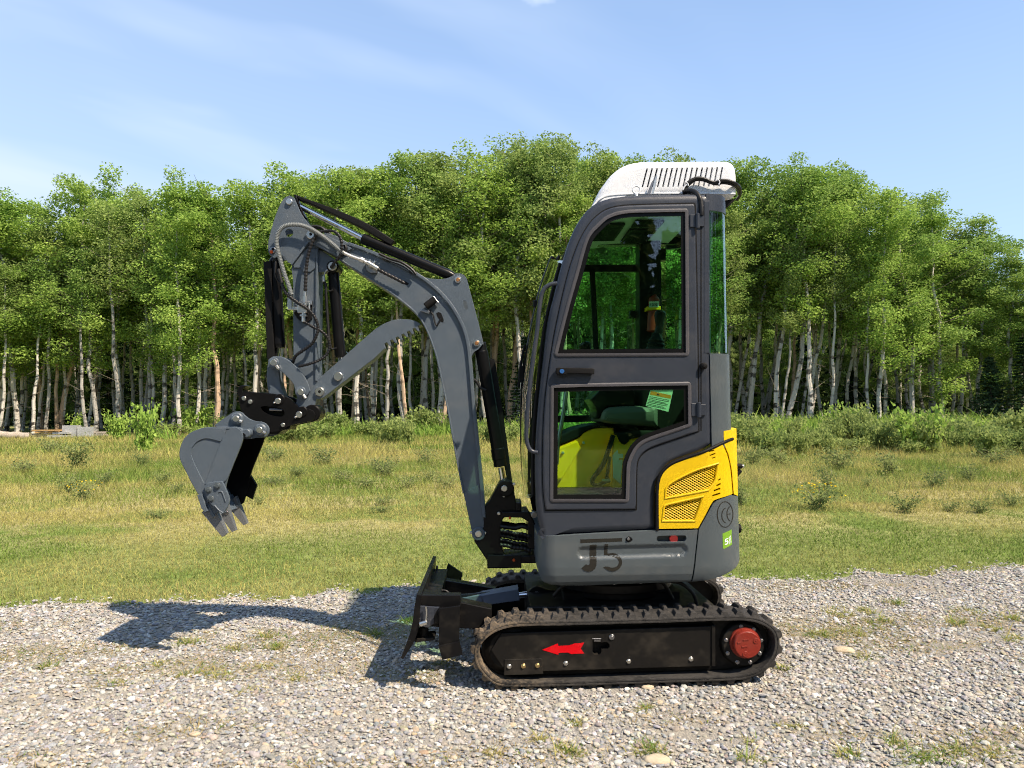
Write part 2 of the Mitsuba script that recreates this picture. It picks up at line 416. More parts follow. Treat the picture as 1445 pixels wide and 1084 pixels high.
# ------------------------------------------------------------------ leafy shapes
def tube(points, radii, sides=6, cap=True):
    p = np.asarray(points, float)
    r = np.broadcast_to(np.asarray(radii, float), (len(p),))
    t = np.gradient(p, axis=0)
    t /= np.linalg.norm(t, axis=1, keepdims=True) + 1e-12
    a0 = np.array([0, 0, 1.0]) if abs(t[0, 2]) < 0.9 else np.array([1.0, 0, 0])
    A = np.zeros_like(p)
    a = np.cross(t[0], a0)
    for i in range(len(p)):
        a = a - t[i] * (a @ t[i])
        a /= np.linalg.norm(a) + 1e-12
        A[i] = a
    B = np.cross(t, A)
    ang = np.arange(sides) * 2 * np.pi / sides
    v = (p[:, None] + r[:, None, None] * (np.cos(ang)[None, :, None] * A[:, None] + np.sin(ang)[None, :, None] * B[:, None])).reshape(-1, 3)
    i, j = np.meshgrid(np.arange(len(p) - 1), np.arange(sides), indexing="ij")
    q = np.stack([i * sides + j, i * sides + (j + 1) % sides, (i + 1) * sides + (j + 1) % sides, (i + 1) * sides + j], -1).reshape(-1, 4)
    f = [q[:, [0, 1, 2]], q[:, [0, 2, 3]]]
    if cap:
        n = len(v)
        v = np.vstack([v, p[0], p[-1]])
        k = np.arange(sides)
        f.append(np.stack([(k + 1) % sides, k, k * 0 + n], 1))
        b = (len(p) - 1) * sides
        f.append(np.stack([b + k, b + (k + 1) % sides, k * 0 + n + 1], 1))
    return trimesh.Trimesh(v, np.vstack(f), process=False)


def leaves(centres, size, rng, up_bias=0.5):
    """one folded diamond leaf (2 triangles) per centre"""
    n = len(centres)
    nrm = rng.normal(0, 1, (n, 3)) + np.array([0, 0, up_bias])
    nrm /= np.linalg.norm(nrm, axis=1, keepdims=True)
    a = np.cross(nrm, rng.normal(0, 1, (n, 3)))
    a /= np.linalg.norm(a, axis=1, keepdims=True) + 1e-9
    b = np.cross(nrm, a)
    s = np.broadcast_to(size, (n,))[:, None]
    v = np.stack([centres - a * s * 0.55, centres + b * s * 0.42 + nrm * s * 0.10, centres + a * s * 0.55, centres - b * s * 0.42 + nrm * s * 0.10], 1).reshape(-1, 3)
    k = (np.arange(n) * 4)[:, None]
    return v, np.vstack([k + [0, 1, 2], k + [0, 2, 3]])


def leaf_mat(key, c1, c2, trans=0.8):
    def f(p, n, uv):
        a = fbm(p.x * 0.7, p.y * 0.7, p.z * 0.7, 3)
        b = noise(p.x * 9, p.y * 9, p.z * 9)
        return mix(c1, c2, smoothstep(0.3, 0.7, a * 0.55 + b * 0.45))
    scene[key] = {"type": "principledthin", "base_color": proc(f), "roughness": 0.55, "diff_trans": trans, "spec_trans": 0.0}


leaf_mat("leaf_bright", (0.205, 0.335, 0.062), (0.365, 0.495, 0.115), 0.75)
leaf_mat("leaf_mid", (0.180, 0.298, 0.066), (0.310, 0.425, 0.115), 0.75)
leaf_mat("leaf_olive", (0.200, 0.288, 0.080), (0.335, 0.418, 0.132), 0.75)
leaf_mat("leaf_pale", (0.205, 0.325, 0.062), (0.365, 0.490, 0.115), 0.75)
leaf_mat("leaf_weed", (0.165, 0.235, 0.068), (0.320, 0.380, 0.130), 0.9)
leaf_mat("leaf_meadow", (0.165, 0.215, 0.080), (0.310, 0.350, 0.135), 0.9)
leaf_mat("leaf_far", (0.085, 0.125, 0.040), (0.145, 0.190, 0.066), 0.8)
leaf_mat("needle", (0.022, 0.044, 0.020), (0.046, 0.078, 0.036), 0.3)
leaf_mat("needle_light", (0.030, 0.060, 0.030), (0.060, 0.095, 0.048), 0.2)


def bark(key, c, dark=(0.045, 0.04, 0.035), k=1.0):
    def f(p, n, uv):
        a = fbm(p.x * 5, p.y * 5, p.z * 11, 3)
        knots = smoothstep(0.57, 0.66, noise(p.x * 3.1, p.y * 3.1, p.z * 4.3) * 0.55 + a * 0.45)
        low = smoothstep(2.2, 0.6, p.z) * smoothstep(0.42, 0.58, a)
        g = fbm(p.x * 1.1, p.y * 1.1, p.z * 0.5, 2)
        return mix(mi.Color3f(*c) * (0.72 + 0.5 * g), mi.Color3f(*dark), dr.minimum(1, (knots * 0.85 + low * 0.75) * k))
    scene[key] = {"type": "diffuse", "reflectance": proc(f)}


bark("bark_white", (0.50, 0.47, 0.42))
bark("bark_grey", (0.34, 0.325, 0.295))
bark("bark_tan", (0.50, 0.36, 0.25), k=0.55)
bark("bark_dim", (0.25, 0.215, 0.175))
bark("bark_dark", (0.13, 0.105, 0.08))


def aspen(seed, H, base, width, n_leaf=5200, clumps=95, dead=14, r0=0.092, leafs=(0.070, 0.128)):
    """(trunk with limbs and dead twigs, crown of leaves) of one aspen with its foot at the origin"""
    g = np.random.default_rng(seed)
    zz = np.linspace(0, H * 0.97, 15)
    wob = np.cumsum(g.normal(0, 0.055, (15, 2)), 0) + np.outer(zz / H, g.normal(0, 0.35, 2))
    wob -= wob[0]
    P = np.column_stack([wob, zz - 0.15])
    R = r0 * (1 - zz / H) ** 0.75 + 0.012
    R[0] *= 1.25
    wood = [tube(P, R, 7)]

    def on(z):
        return np.array([np.interp(z, zz, P[:, 0]), np.interp(z, zz, P[:, 1]), z])
    tips = []
    bulge = g.uniform(0, 6.28, 3)
    n = 26
    for i in range(n):
        s = (i + g.uniform(0, 1)) / n
        z = H * (base + (0.97 - base) * s)
        L = width * (0.30 + 1.0 * math.sin(math.pi * min(1, 0.16 + 0.80 * s)) ** 0.9) * g.uniform(0.55, 1.15)
        a = i * 2.4 + g.uniform(-0.5, 0.5)
        L *= 0.80 + 0.35 * math.cos(a - bulge[0] - 2.5 * s) * math.cos(6 * s + bulge[1])
        rise = g.uniform(0.35, 0.95)
        p0 = on(z)
        d = np.array([math.cos(a), math.sin(a), 0])
        p1 = p0 + d * L * 0.5 + [0, 0, L * rise * 0.40]
        p2 = p0 + d * L + [0, 0, L * rise]
        wood.append(tube([p0, p1, p2], [max(0.010, r0 * 0.26 * (1 - s)), 0.011, 0.004], 4))
        for q in np.linspace(0.12, 1.0, 4):
            tips.append((p0 * (1 - q) + p2 * q + [0, 0, g.uniform(-0.2, 0.2)], 0.55 + 0.25 * q))
    tips.append((on(H * 0.97), 0.5))
    tips.append((on(H * 0.92), 0.6))
    for i in range(dead):
        z = H * g.uniform(0.10, base + 0.12)
        p0, a, L = on(z), g.uniform(0, 6.28), g.uniform(0.4, 1.5)
        d = np.array([math.cos(a), math.sin(a), g.uniform(-0.5, 0.9)])
        side = np.array([-math.sin(a), math.cos(a), 0]) * g.uniform(-0.3, 0.3) * L
        wood.append(tube([p0, p0 + d * L * 0.5 + side * 0.3, p0 + d * L + side], [0.013, 0.008, 0.003], 3, cap=False))
    C = np.array([t[0] for t in tips])
    S = np.array([t[1] for t in tips])
    pick = g.choice(len(C), clumps, replace=clumps > len(C))
    cc, ss = C[pick] + g.normal(0, 0.12, (clumps, 3)), S[pick] * g.uniform(0.55, 1.05, clumps)
    k = g.choice(clumps, n_leaf, p=ss ** 2 / (ss ** 2).sum())
    u = g.normal(0, 1, (n_leaf, 3))
    u /= np.linalg.norm(u, axis=1, keepdims=True)
    pos = cc[k] + u * (g.uniform(0.25, 1, n_leaf) ** 0.6 * ss[k])[:, None] * np.array([0.85, 0.85, 0.62])
    return wood[0], cat(*wood[1:]), leaves(pos, g.uniform(*leafs, n_leaf), g, 1.1)


def spruce(seed, H, width, n=5200):
    g = np.random.default_rng(seed)
    wood = [tube([[0, 0, -0.1], [0, 0, H * 0.5], [0, 0, H]], [0.10, 0.06, 0.01], 6)]
    pos = []
    tiers = 30
    for t in range(tiers):
        s = t / tiers
        z = H * (0.04 + 0.94 * s)
        for b in range(9):
            a = g.uniform(0, 6.28)
            L = width * (1 - s) ** 0.85 * g.uniform(0.75, 1.12) + 0.08
            q = g.uniform(0.1, 1, 30)
            pos.append(np.column_stack([np.cos(a) * L * q, np.sin(a) * L * q, z - 0.30 * L * q + 0.12 * L * q ** 3]) + g.normal(0, 0.05 + 0.05 * (1 - s), (30, 3)) * [1, 1, 0.5])
    pos = np.vstack(pos)
    pos = pos[g.permutation(len(pos))[:n]]
    return cat(*wood), leaves(pos, g.uniform(0.10, 0.22, len(pos)), g, 0.2)


def shrub(seed, r, h, n, size=(0.05, 0.10), stems=7):
    g = np.random.default_rng(seed)
    wood, pos = [], []
    for i in range(stems):
        a, L = g.uniform(0, 6.28), g.uniform(0.6, 1.05)
        p2 = np.array([math.cos(a) * r * g.uniform(0.3, 1), math.sin(a) * r * g.uniform(0.3, 1), h * L])
        p1 = p2 * [0.35, 0.35, 0.55]
        wood.append(tube([[0, 0, -0.05], p1, p2], [0.012, 0.008, 0.003], 4, cap=False))
        q = g.uniform(0.12, 1.05, n // stems)[:, None]
        c = (1 - q) ** 2 * 0 + 2 * q * (1 - q) * p1 + q ** 2 * p2
        pos.append(c + g.normal(0, 0.16 * r + 0.03, c.shape) * [1, 1, 0.7])
    pos = np.vstack(pos)
    pos[:, 2] = np.abs(pos[:, 2])
    return cat(*wood), leaves(pos, g.uniform(*size, len(pos)), g, 0.9)


GROUPS = {}


def group(gid, mesh, mat, smooth=False):
    """a shapegroup of one mesh; its copies are instance entries"""
    scene[gid] = {"type": "shapegroup", "mesh": ply(mesh, mat, smooth)}
    return gid


def inst(key, gid, M):
    key = numbered(key, scene)
    scene[key] = {"type": "instance", "group": {"type": "ref", "id": gid}, "to_world": M}
    return key


def thing(name):
    k = numbered(name, THINGS)
    THINGS.add(k)
    return k


THINGS = set()
ASP = []
for s, (base, width, nl, cl) in enumerate([(0.34, 1.75, 8200, 120), (0.42, 1.55, 7400, 110), (0.26, 1.9, 9200, 140), (0.48, 1.6, 6800, 105), (0.38, 1.45, 7000, 100), (0.30, 2.1, 9400, 140), (0.56, 1.3, 4200, 65), (0.52, 1.5, 4800, 70), (0.10, 1.8, 9800, 150), (0.16, 2.0, 9800, 150), (0.22, 1.6, 8400, 130)]):
    w, br, l = aspen(100 + s, 13.0, base, width, int(nl * 1.45), int(cl * 1.25), dead=9 + s % 3 * 3)
    ASP.append((s, w, l))
    group(f"aspen_branches_{s}", br, "bark_dim", 40)
BARKS, LEAFM = ("bark_white", "bark_grey", "bark_tan"), ("leaf_bright", "leaf_mid", "leaf_olive", "leaf_pale")
for s, w, l in ASP:
    for b in BARKS:
        group(f"aspen_wood_{s}_{b}", w, b, 40)
    for m in LEAFM:
        group(f"aspen_crown_{s}_{m}", l, m)
for s, (H, wd) in enumerate([(9.0, 1.5), (6.0, 1.5), (11.5, 1.7)]):
    w, l = spruce(300 + s, H, wd)
    group(f"spruce_wood_{s}", w, "bark_dark", 40)
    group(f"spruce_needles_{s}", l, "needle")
    group(f"spruce_light_{s}", l, "needle_light")

SKY_X = [-200, 0, 22, 50, 75, 130, 165, 210, 255, 292, 330, 375, 425, 470, 520, 560, 600, 640, 690, 740, 800, 850, 890, 960, 1040, 1080, 1130, 1200, 1250, 1300, 1340, 1375, 1405, 1445, 1650]
SKY_Y = [280, 285, 300, 308, 258, 255, 268, 252, 262, 250, 270, 246, 255, 235, 224, 222, 208, 232, 215, 190, 203, 203, 225, 232, 222, 228, 230, 243, 262, 266, 286, 304, 328, 356, 368]


FRONT = {}


def plant_tree(px, Y, topy, var, bk, lf, rng, label, grp, name="aspen_tree", front=False):
    """an aspen whose foot stands at depth Y under photograph column px and whose top reaches row topy"""
    x = float(at(px, 600.0, Y)[0])
    z0 = float(gz(x, Y))
    H = float(at(px, topy, Y)[2]) - z0
    s = H / 13.0
    wdt = s ** 0.5 * (rng.uniform(1.05, 1.40) if front else rng.uniform(0.9, 1.15))
    M = T().translate([x, Y, z0]).rotate([0, 0, 1], rng.uniform(0, 360)).rotate([1, 0, 0], rng.uniform(-1.5, 1.5)).scale([wdt, wdt, s])
    if 1030 < px < 1245:
        M = T().translate([x, Y, z0]).rotate([0, 1, 0], rng.uniform(-3, 13)).rotate([0, 0, 1], rng.uniform(0, 360)).scale([wdt, wdt, s])
    k = thing(name)
    inst(k + "__trunk", f"aspen_wood_{var}_{bk}", M)
    inst(k + "__branches", f"aspen_branches_{var}", M)
    inst(k + "__crown", f"aspen_crown_{var}_{lf}", M)
    tag(k, label, "tree", grp)
    labels[k + "__branches"] = {"kind": "stuff"}
    if front:
        FRONT.setdefault(label, []).append((px, k))


g = np.random.default_rng(77)


def side_of(px):
    """where in the photograph the thing stands, in 3 to 5 words"""
    for x, w in ((60, "at the left edge"), (150, "behind the log pile"), (250, "left of the bucket"), (350, "above the bucket"), (460, "behind the digger arm"), (580, "behind the thumb"), (680, "behind the boom"), (770, "left of the cab"),
                 (1030, "behind the cab"), (1130, "just right of the cab"), (1230, "among the leaning trunks"), (1340, "in the right woods")):
        if px < x:
            return w
    return "at the right edge"


# front row: tall trees along the skyline
for px in np.arange(-150, 1640, 31.0):
    px = px + g.uniform(-11, 11)
    Y = g.uniform(35.5, 40.5)
    topy = float(np.interp(px, SKY_X, SKY_Y)) + abs(g.normal(0, 11)) - 4
    left = px < 360
    if left:
        var = int(g.choice([0, 2, 5, 10, 2]))
    elif px > 1220:
        var = int(g.choice([8, 9, 10, 5]))
    elif px > 1030:
        var = int(g.choice([0, 1, 4, 7]))
    else:
        var = int(g.choice([0, 1, 3, 4]))
    lf = str(g.choice(["leaf_bright", "leaf_bright", "leaf_pale"])) if left else (str(g.choice(["leaf_mid", "leaf_mid", "leaf_bright"])) if px > 1000 else str(g.choice(["leaf_mid", "leaf_olive", "leaf_pale"])))
    bk = str(g.choice(BARKS, p=[0.6, 0.25, 0.15]))
    plant_tree(px, Y, topy, var, bk, lf, g, f"tall {bk[5:]}-barked aspen in the front row, " + side_of(px), "front aspens " + side_of(px), front=True)
ORD = ("leftmost", "second from left", "third from left", "fourth from left", "fifth from left", "sixth from left")
for lab, ks in FRONT.items():
    if len(ks) > 1:
        where, n = lab.split(", ")[1], ("", "one", "two", "three", "four", "five", "six", "seven", "eight", "nine")[len(ks)]
        for i, (_, k) in enumerate(sorted(ks)):
            o = "rightmost" if i == len(ks) - 1 else (ORD[i] if i < 6 else "inner")
            labels[k]["label"] = f"{o} of {n} tall {lab.split()[1]} front-row aspens {where}"
# thin bare-stemmed trees between them
for px in np.arange(-140, 1620, 9.6):
    px = px + g.uniform(-7, 7)
    if px > 1230 and g.uniform() < 0.5:
        continue
    Y = g.uniform(36.0, 45)
    topy = float(np.interp(px, SKY_X, SKY_Y)) + g.uniform(15, 120)
    bk = str(g.choice(BARKS, p=[0.62, 0.2, 0.18]))
    plant_tree(px, Y, topy, int(g.choice([6, 7, 3])), bk, str(g.choice(["leaf_mid", "leaf_olive", "leaf_pale"])), g,
               "slender bare-stemmed aspen with small high crown, " + side_of(px), "slender aspens " + side_of(px))
# young leafy trees filling the shade behind the front trunks
for px in np.arange(-160, 1640, 30.0):
    px = px + g.uniform(-14, 14)
    Y = g.uniform(43, 50)
    plant_tree(px, Y, g.uniform(440, 530), int(g.choice([8, 9])), "bark_grey", str(g.choice(["leaf_mid", "leaf_olive"])), g,
               "low leafy young aspen behind the front trunks, " + side_of(px), "young aspens " + side_of(px), "young_aspen")
# deeper rows
for px in np.arange(-160, 1640, 45.0):
    px = px + g.uniform(-12, 12)
    Y = g.uniform(50, 58)
    topy = float(np.interp(px, SKY_X, SKY_Y)) + g.uniform(30, 110)
    plant_tree(px, Y, topy, int(g.choice([0, 1, 2, 4, 5])), str(g.choice(BARKS, p=[0.4, 0.4, 0.2])), "leaf_mid", g,
               "aspen half hidden deep in the woods, " + side_of(px), "deep aspens " + side_of(px))


def plant_spruce(px, Y, topy, var, light, rng, label, grp=None):
    x = float(at(px, 600.0, Y)[0])
    z0 = float(gz(x, Y))
    H0 = (9.0, 6.0, 11.5)[var]
    s = (float(at(px, topy, Y)[2]) - z0) / H0
    M = T().translate([x, Y, z0]).rotate([0, 0, 1], rng.uniform(0, 360)).scale([max(0.75, s ** 0.7), max(0.75, s ** 0.7), s])
    k = thing("spruce_tree")
    inst(k + "__trunk", f"spruce_wood_{var}", M)
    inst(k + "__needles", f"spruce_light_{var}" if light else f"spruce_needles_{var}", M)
    tag(k, label, "tree", grp)


plant_spruce(152, 46, 258, 2, False, g, "dark spruce top poking above the bright aspens at the left")
plant_spruce(1400, 36.5, 500, 1, True, g, "blue-green spruce at the edge of the woods on the far right")
plant_spruce(1448, 35.5, 470, 0, False, g, "dark spruce cut by the right edge of the photo")
plant_spruce(742, 37.5, 470, 0, False, g, "dark spruce in the gap between the boom and the cab")
plant_spruce(1205, 41, 520, 1, False, g, "small dark spruce under the leaning aspens right of the cab")
plant_spruce(1245, 39, 540, 1, True, g, "small lighter spruce beside the dark one right of the cab")
for px in np.arange(-140, 1620, 26.0):
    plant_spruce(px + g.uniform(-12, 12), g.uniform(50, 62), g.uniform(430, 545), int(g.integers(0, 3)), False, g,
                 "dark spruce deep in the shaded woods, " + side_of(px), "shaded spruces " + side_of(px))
# the woods go on behind: one far mass of foliage
for v_ in range(4):
    for lo, n in ((0, 700), (1, 1100)):
        h = g.uniform(0, 1, n) ** (0.9 if lo else 1.0)
        group(f"far_foliage_{v_}_{lo}", leaves(np.column_stack([g.normal(0, 1.1, n), g.normal(0, 1.2, n), h * (10.0 if lo else 5.5) + 0.6]), g.uniform(0.25, 0.48, n), g, 0.5), "leaf_far")
nfar = 0
for px in np.arange(-600, 2060, 16.0):
    for Y, lo in ((58, 0), (66, 1), (74, 1)):
        x = float(at(px + g.uniform(-8, 8), 600, Y)[0])
        top = float(at(px, float(np.interp(px, SKY_X, SKY_Y)) + g.uniform(75, 170), Y)[2])
        M = T().translate([x, Y, 0]).rotate([0, 0, 1], g.uniform(0, 360)).scale([1, 1, top / 10.6 if lo else 1.0])
        nfar += 1
        scene[f"far_woodland__{nfar:03d}"] = {"type": "instance", "group": {"type": "ref", "id": f"far_foliage_{g.integers(0, 4)}_{lo}"}, "to_world": M}
tag("far_woodland", "dense foliage of the woodland behind the aspen trunks", "woodland", kind="stuff")
# the woods on the photographer's side and round to the right, which the cab's glass and paint mirror
V_, F_, k0 = [], [], 0
ring = [(x, -g.uniform(25, 31)) for x in np.arange(-62, 48, 1.1)] + [(g.uniform(32, 36), y) for y in np.arange(-30, 16, 1.0)]
for x, y in ring:
    n, H = 620, (g.uniform(9, 14) if x < 30 else g.uniform(11, 16))
    hgt = g.uniform(0, 1, n) ** 0.9
    rad = 1.7 * np.sqrt(np.clip(1.02 - hgt, 0, 1))
    a = g.uniform(0, 6.28, n)
    vv, ff = leaves(np.column_stack([x + np.cos(a) * rad * g.uniform(0.2, 1, n), y + np.sin(a) * rad * g.uniform(0.2, 1, n), hgt * H]), g.uniform(0.60, 1.05, n), g, 0.3)
    V_.append(vv)
    F_.append(ff + k0)
    k0 += len(vv)
add("woods_behind", (np.vstack(V_), np.vstack(F_)), "leaf_far", False)
tag("woods_behind", "woods on the near side mirrored in the cab glass", "woodland", kind="stuff")


def ground_at(px, py):
    """the ground point seen at a photograph position"""
    d = ray(px, py)
    Y = 1.335 * FPX / max(py - 585.0, 8)
    for _ in range(30):
        p = CAM + d * (Y / d[1])
        Y = np.clip(Y + (p[2] - float(gz(p[0], p[1]))) / max(-d[2] / d[1], 0.012) * 0.6, 2.2, 60)
    p = CAM + d * (Y / d[1])
    return np.array([p[0], p[1], float(gz(p[0], p[1]))])


# ------------------------------------------------------------------ weeds and shrubs
for s in range(4):
    w, l = shrub(500 + s, 1.0, 1.0, (900, 700, 1100, 800)[s], (0.09, 0.19), (11, 9, 14, 10)[s])
    group(f"shrub_stems_{s}", w, "bark_dark", 40)
    group(f"shrub_leaves_{s}", l, "leaf_weed")
    group(f"shrub_green_{s}", l, "leaf_bright")
    w2, l2 = shrub(540 + s, 1.0, 1.0, (520, 420, 600, 480)[s], (0.06, 0.14), (13, 10, 15, 12)[s])
    group(f"weed_stems_{s}", w2, "bark_dim", 40)
    group(f"weed_leaves_{s}", l2, "leaf_meadow")
    gg = np.random.default_rng(560 + s)
    a = gg.uniform(0, 6.28, 40)
    r = gg.uniform(0.1, 1.0, 40)
    fl = np.column_stack([np.cos(a) * r, np.sin(a) * r, gg.uniform(0.55, 1.1, 40)])
    group(f"shrub_flowers_{s}", leaves(fl, 0.09, gg, 1.5), "petal_yellow")
scene["petal_yellow"] = {"type": "principledthin", "base_color": col((0.75, 0.50, 0.02)), "roughness": 0.6, "diff_trans": 0.6}


def plant_shrub(px, py, wpx, hpx, var, leaf, rng, label, grp, name, flowers=False):
    p = ground_at(px, py)
    m = p[1] / FPX
    M = T().translate(p.tolist()).rotate([0, 0, 1], rng.uniform(0, 360)).scale([wpx * m / 2 * (1.25 if name == 'meadow_weed' else 1), wpx * m / 2, hpx * m])
    k = thing(name)
    weed = name == "meadow_weed"
    labels[inst(k + "__stems", f"weed_stems_{var}" if weed else f"shrub_stems_{var}", M)] = {"kind": "stuff"}
    inst(k + "__leaves", f"weed_leaves_{var}" if weed else f"shrub_{leaf}_{var}", M)
    if flowers:
        inst(k + "__flowers", f"shrub_flowers_{var}", M)
    tag(k, label, "weed" if name == "meadow_weed" else "shrub", grp)


g = np.random.default_rng(91)
WEEDS = [(110, 660, 52, 34), (97, 696, 44, 26), (149, 686, 34, 20), (228, 684, 30, 18), (248, 697, 26, 16), (223, 732, 36, 12), (388, 652, 40, 22), (422, 675, 34, 16), (486, 682, 36, 18), (519, 689, 40, 16),
         (546, 674, 36, 22), (384, 687, 40, 16), (364, 712, 24, 10), (201, 659, 28, 20), (573, 689, 36, 18), (540, 670, 40, 24), (632, 690, 40, 20), (606, 680, 30, 18), (543, 713, 30, 12), (457, 656, 46, 22), (540, 724, 30, 10),
         (1185, 664, 62, 36), (1172, 693, 40, 30), (1277, 724, 44, 26), (1317, 688, 44, 26), (1259, 671, 52, 30), (1370, 680, 36, 24), (1385, 724, 40, 20), (1428, 715, 36, 20), (1062, 658, 40, 24), (1105, 657, 50, 22),
         (1407, 656, 50, 24), (1046, 714, 30, 26), (1339, 722, 36, 16), (1225, 688, 22, 16), (30, 668, 40, 20), (70, 640, 44, 20), (290, 650, 40, 20), (340, 640, 40, 20), (600, 655, 40, 22), (690, 700, 30, 16), (655, 660, 36, 22)]
FLOWERY = [(118, 706, 40, 26), (1154, 718, 76, 34)]
for px, py, w, h in WEEDS:
    plant_shrub(px, py, w, h, int(g.integers(0, 4)), "leaves", g, "low grey-green weed in the dry meadow, " + side_of(px), "meadow weeds " + side_of(px), "meadow_weed")
for (px, py, w, h), where in zip(FLOWERY, ("left", "right")):
    plant_shrub(px, py, w, h, 1, "leaves", g, f"meadow weed with yellow flowers in the field on the {where}", None, "meadow_weed", True)
SAPL = [(165, 622, 36, 34, "small bright sapling bush beside the grey sheet metal"), (205, 640, 50, 66, "bright green sapling bush left of the bucket"), (278, 612, 56, 36, "leafy bush just above the bucket's back"),
        (108, 612, 26, 24, "small green bush behind the log pile"), (1300, 640, 70, 60, "tall green bush in the undergrowth at the right"), (1190, 622, 50, 46, "bushy sapling under the leaning aspens")]
for px, py, w, h, lab in SAPL:
    plant_shrub(px, py, w, h, int(g.integers(0, 4)), "green", g, lab, None, "sapling_bush")
for px in np.concatenate([np.arange(395, 1040, 20.0), np.arange(1030, 1500, 17.0), np.arange(250, 390, 34.0)]):
    px = px + g.uniform(-7, 7)
    rightside = px > 1030
    for rep in range(2 if rightside else 1):
        py = g.uniform(622, 646) if rightside else g.uniform(612, 632)
        plant_shrub(px + rep * 5, py, g.uniform(30, 66), g.uniform(16, 46) if rightside else g.uniform(14, 36), int(g.integers(0, 4)), "leaves", g,
                    "green shrub in the undergrowth along the woods, " + side_of(px), "undergrowth shrubs " + side_of(px), "undergrowth_shrub")
# taller rank growth between the shrubs
xy = np.column_stack([g.uniform(-14, 34, 60000), g.uniform(26, 37, 60000)])
q = np.stack([xy[:, 0], xy[:, 1], xy[:, 0] * 0], -1)
keep = (np.abs(xy[:, 0] - 0.03 * xy[:, 1]) < 0.72 * xy[:, 1]) & ((xy[:, 1] > 30) | (xy[:, 0] > 7)) & (meshkit.fbm(q * 0.4, 3, 71) > 0.46)
xy = xy[keep]
h = 0.42 * np.exp(g.normal(0, 0.35, len(xy)))
cc = (GREEN * 1.5) * (1 - (u := g.uniform(0, 1, (len(xy), 1)))) + LIME * 1.4 * u
v, f, c = blades(xy, h, g.uniform(0.05, 0.10, len(xy)), g.uniform(0.2, 0.9, len(xy)), np.clip(cc, 0, 0.6), g, 2)
add("undergrowth", (v, f), "grass_blade", False, color=c)
tag("undergrowth", "rank green undergrowth along the foot of the woods", "undergrowth", kind="stuff")

# ------------------------------------------------------------------ tufts of grass on the gravel, stones
TUFTS = [(262, 912, 30, 1), (390, 918, 22, 1), (328, 918, 24, .6), (274, 953, 30, .7), (166, 968, 20, .6), (355, 978, 22, .4), (313, 957, 20, .7), (62, 945, 16, .8), (529, 899, 22, 1), (376, 901, 16, .9), (374, 943, 24, .3), (224, 939, 18, .5), (415, 960, 24, .5),
         (1308, 1076, 58, 1.2), (1051, 1076, 22, 1), (1268, 1053, 36, .8), (1197, 1070, 30, .8), (1342, 882, 22, 1), (1426, 876, 24, .9), (1368, 866, 28, .7), (1271, 855, 20, 1), (1246, 880, 26, .9), (1215, 866, 34, .8), (1200, 896, 44, .6), (1222, 930, 26, .6),
         (1160, 899, 26, .8), (1428, 905, 26, .7), (1115, 1031, 20, .6), (1064, 1050, 14, .4), (1106, 947, 16, .8), (802, 1068, 30, .9), (910, 1064, 34, .9), (692, 1068, 30, .4), (755, 1048, 24, .5), (813, 1024, 22, .5), (904, 1003, 20, .6), (620, 938, 40, .3),
         (574, 880, 24, .9), (1185, 872, 30, .7), (1395, 890, 22, .7), (1350, 1062, 40, .8), (1400, 1070, 40, .6)]
for px, py, wpx, gr in TUFTS:
    p = ground_at(px, py)
    w = 1.35 * wpx * p[1] / FPX / 2
    n = int(120 + 1300 * w)
    sub = np.column_stack([g.normal(0, 0.55 * w, 5), g.normal(0, 0.35 * w, 5)])[g.choice(5, n, p=(0.34, 0.26, 0.18, 0.13, 0.09))]
    r, a = np.abs(g.normal(0, 0.38, n)) * w, g.uniform(0, 6.28, n)
    xy = np.column_stack([p[0] + sub[:, 0] + np.cos(a) * r, p[1] + sub[:, 1] + np.sin(a) * r])
    dry = (g.uniform(0, 1, (n, 1)) > gr * 0.52)
    u = g.uniform(0, 1, (n, 1))
    c = np.where(dry, STRAW * 0.9 * u + TAN * (1 - u), GREEN * (1 - u) * 1.1 + LIME * u) * g.uniform(0.8, 1.2, (n, 1))
    hh = (0.016 + 0.022 * min(gr, 1)) * np.exp(g.normal(0, 0.4, n)) * (1 + 2.2 * w)
    v, f, c = blades(xy, hh, g.uniform(0.004, 0.007, n), g.uniform(0.6, 1.6, n), np.clip(c, 0, 0.6), g, 2)
    k = add("grass_tuft", (v, f), "grass_blade", False, color=c)
    THINGS.add(k)
    where = "left of the excavator" if px < 600 else ("in front of the near track" if px < 1100 else "right of the excavator")
    if wpx == 58:
        tag(k, "large dark green grass clump at the bottom edge right of the excavator", "grass tuft")
    elif px == 620:
        tag(k, "dry sunlit tuft on the ground under the dozer blade", "grass tuft")
    else:
        tag(k, "small tuft of grass growing through the gravel " + where, "grass tuft", "gravel tufts " + where)
scene["stone_tan"] = {"type": "diffuse", "reflectance": proc(lambda p, n, uv: mix((0.36, 0.29, 0.20), (0.50, 0.43, 0.32), fbm(p.x * 40, p.y * 40, p.z * 40, 3)))}
scene["stone_brown"] = {"type": "diffuse", "reflectance": proc(lambda p, n, uv: mix((0.24, 0.17, 0.12), (0.36, 0.27, 0.19), fbm(p.x * 40, p.y * 40, p.z * 40, 3)))}
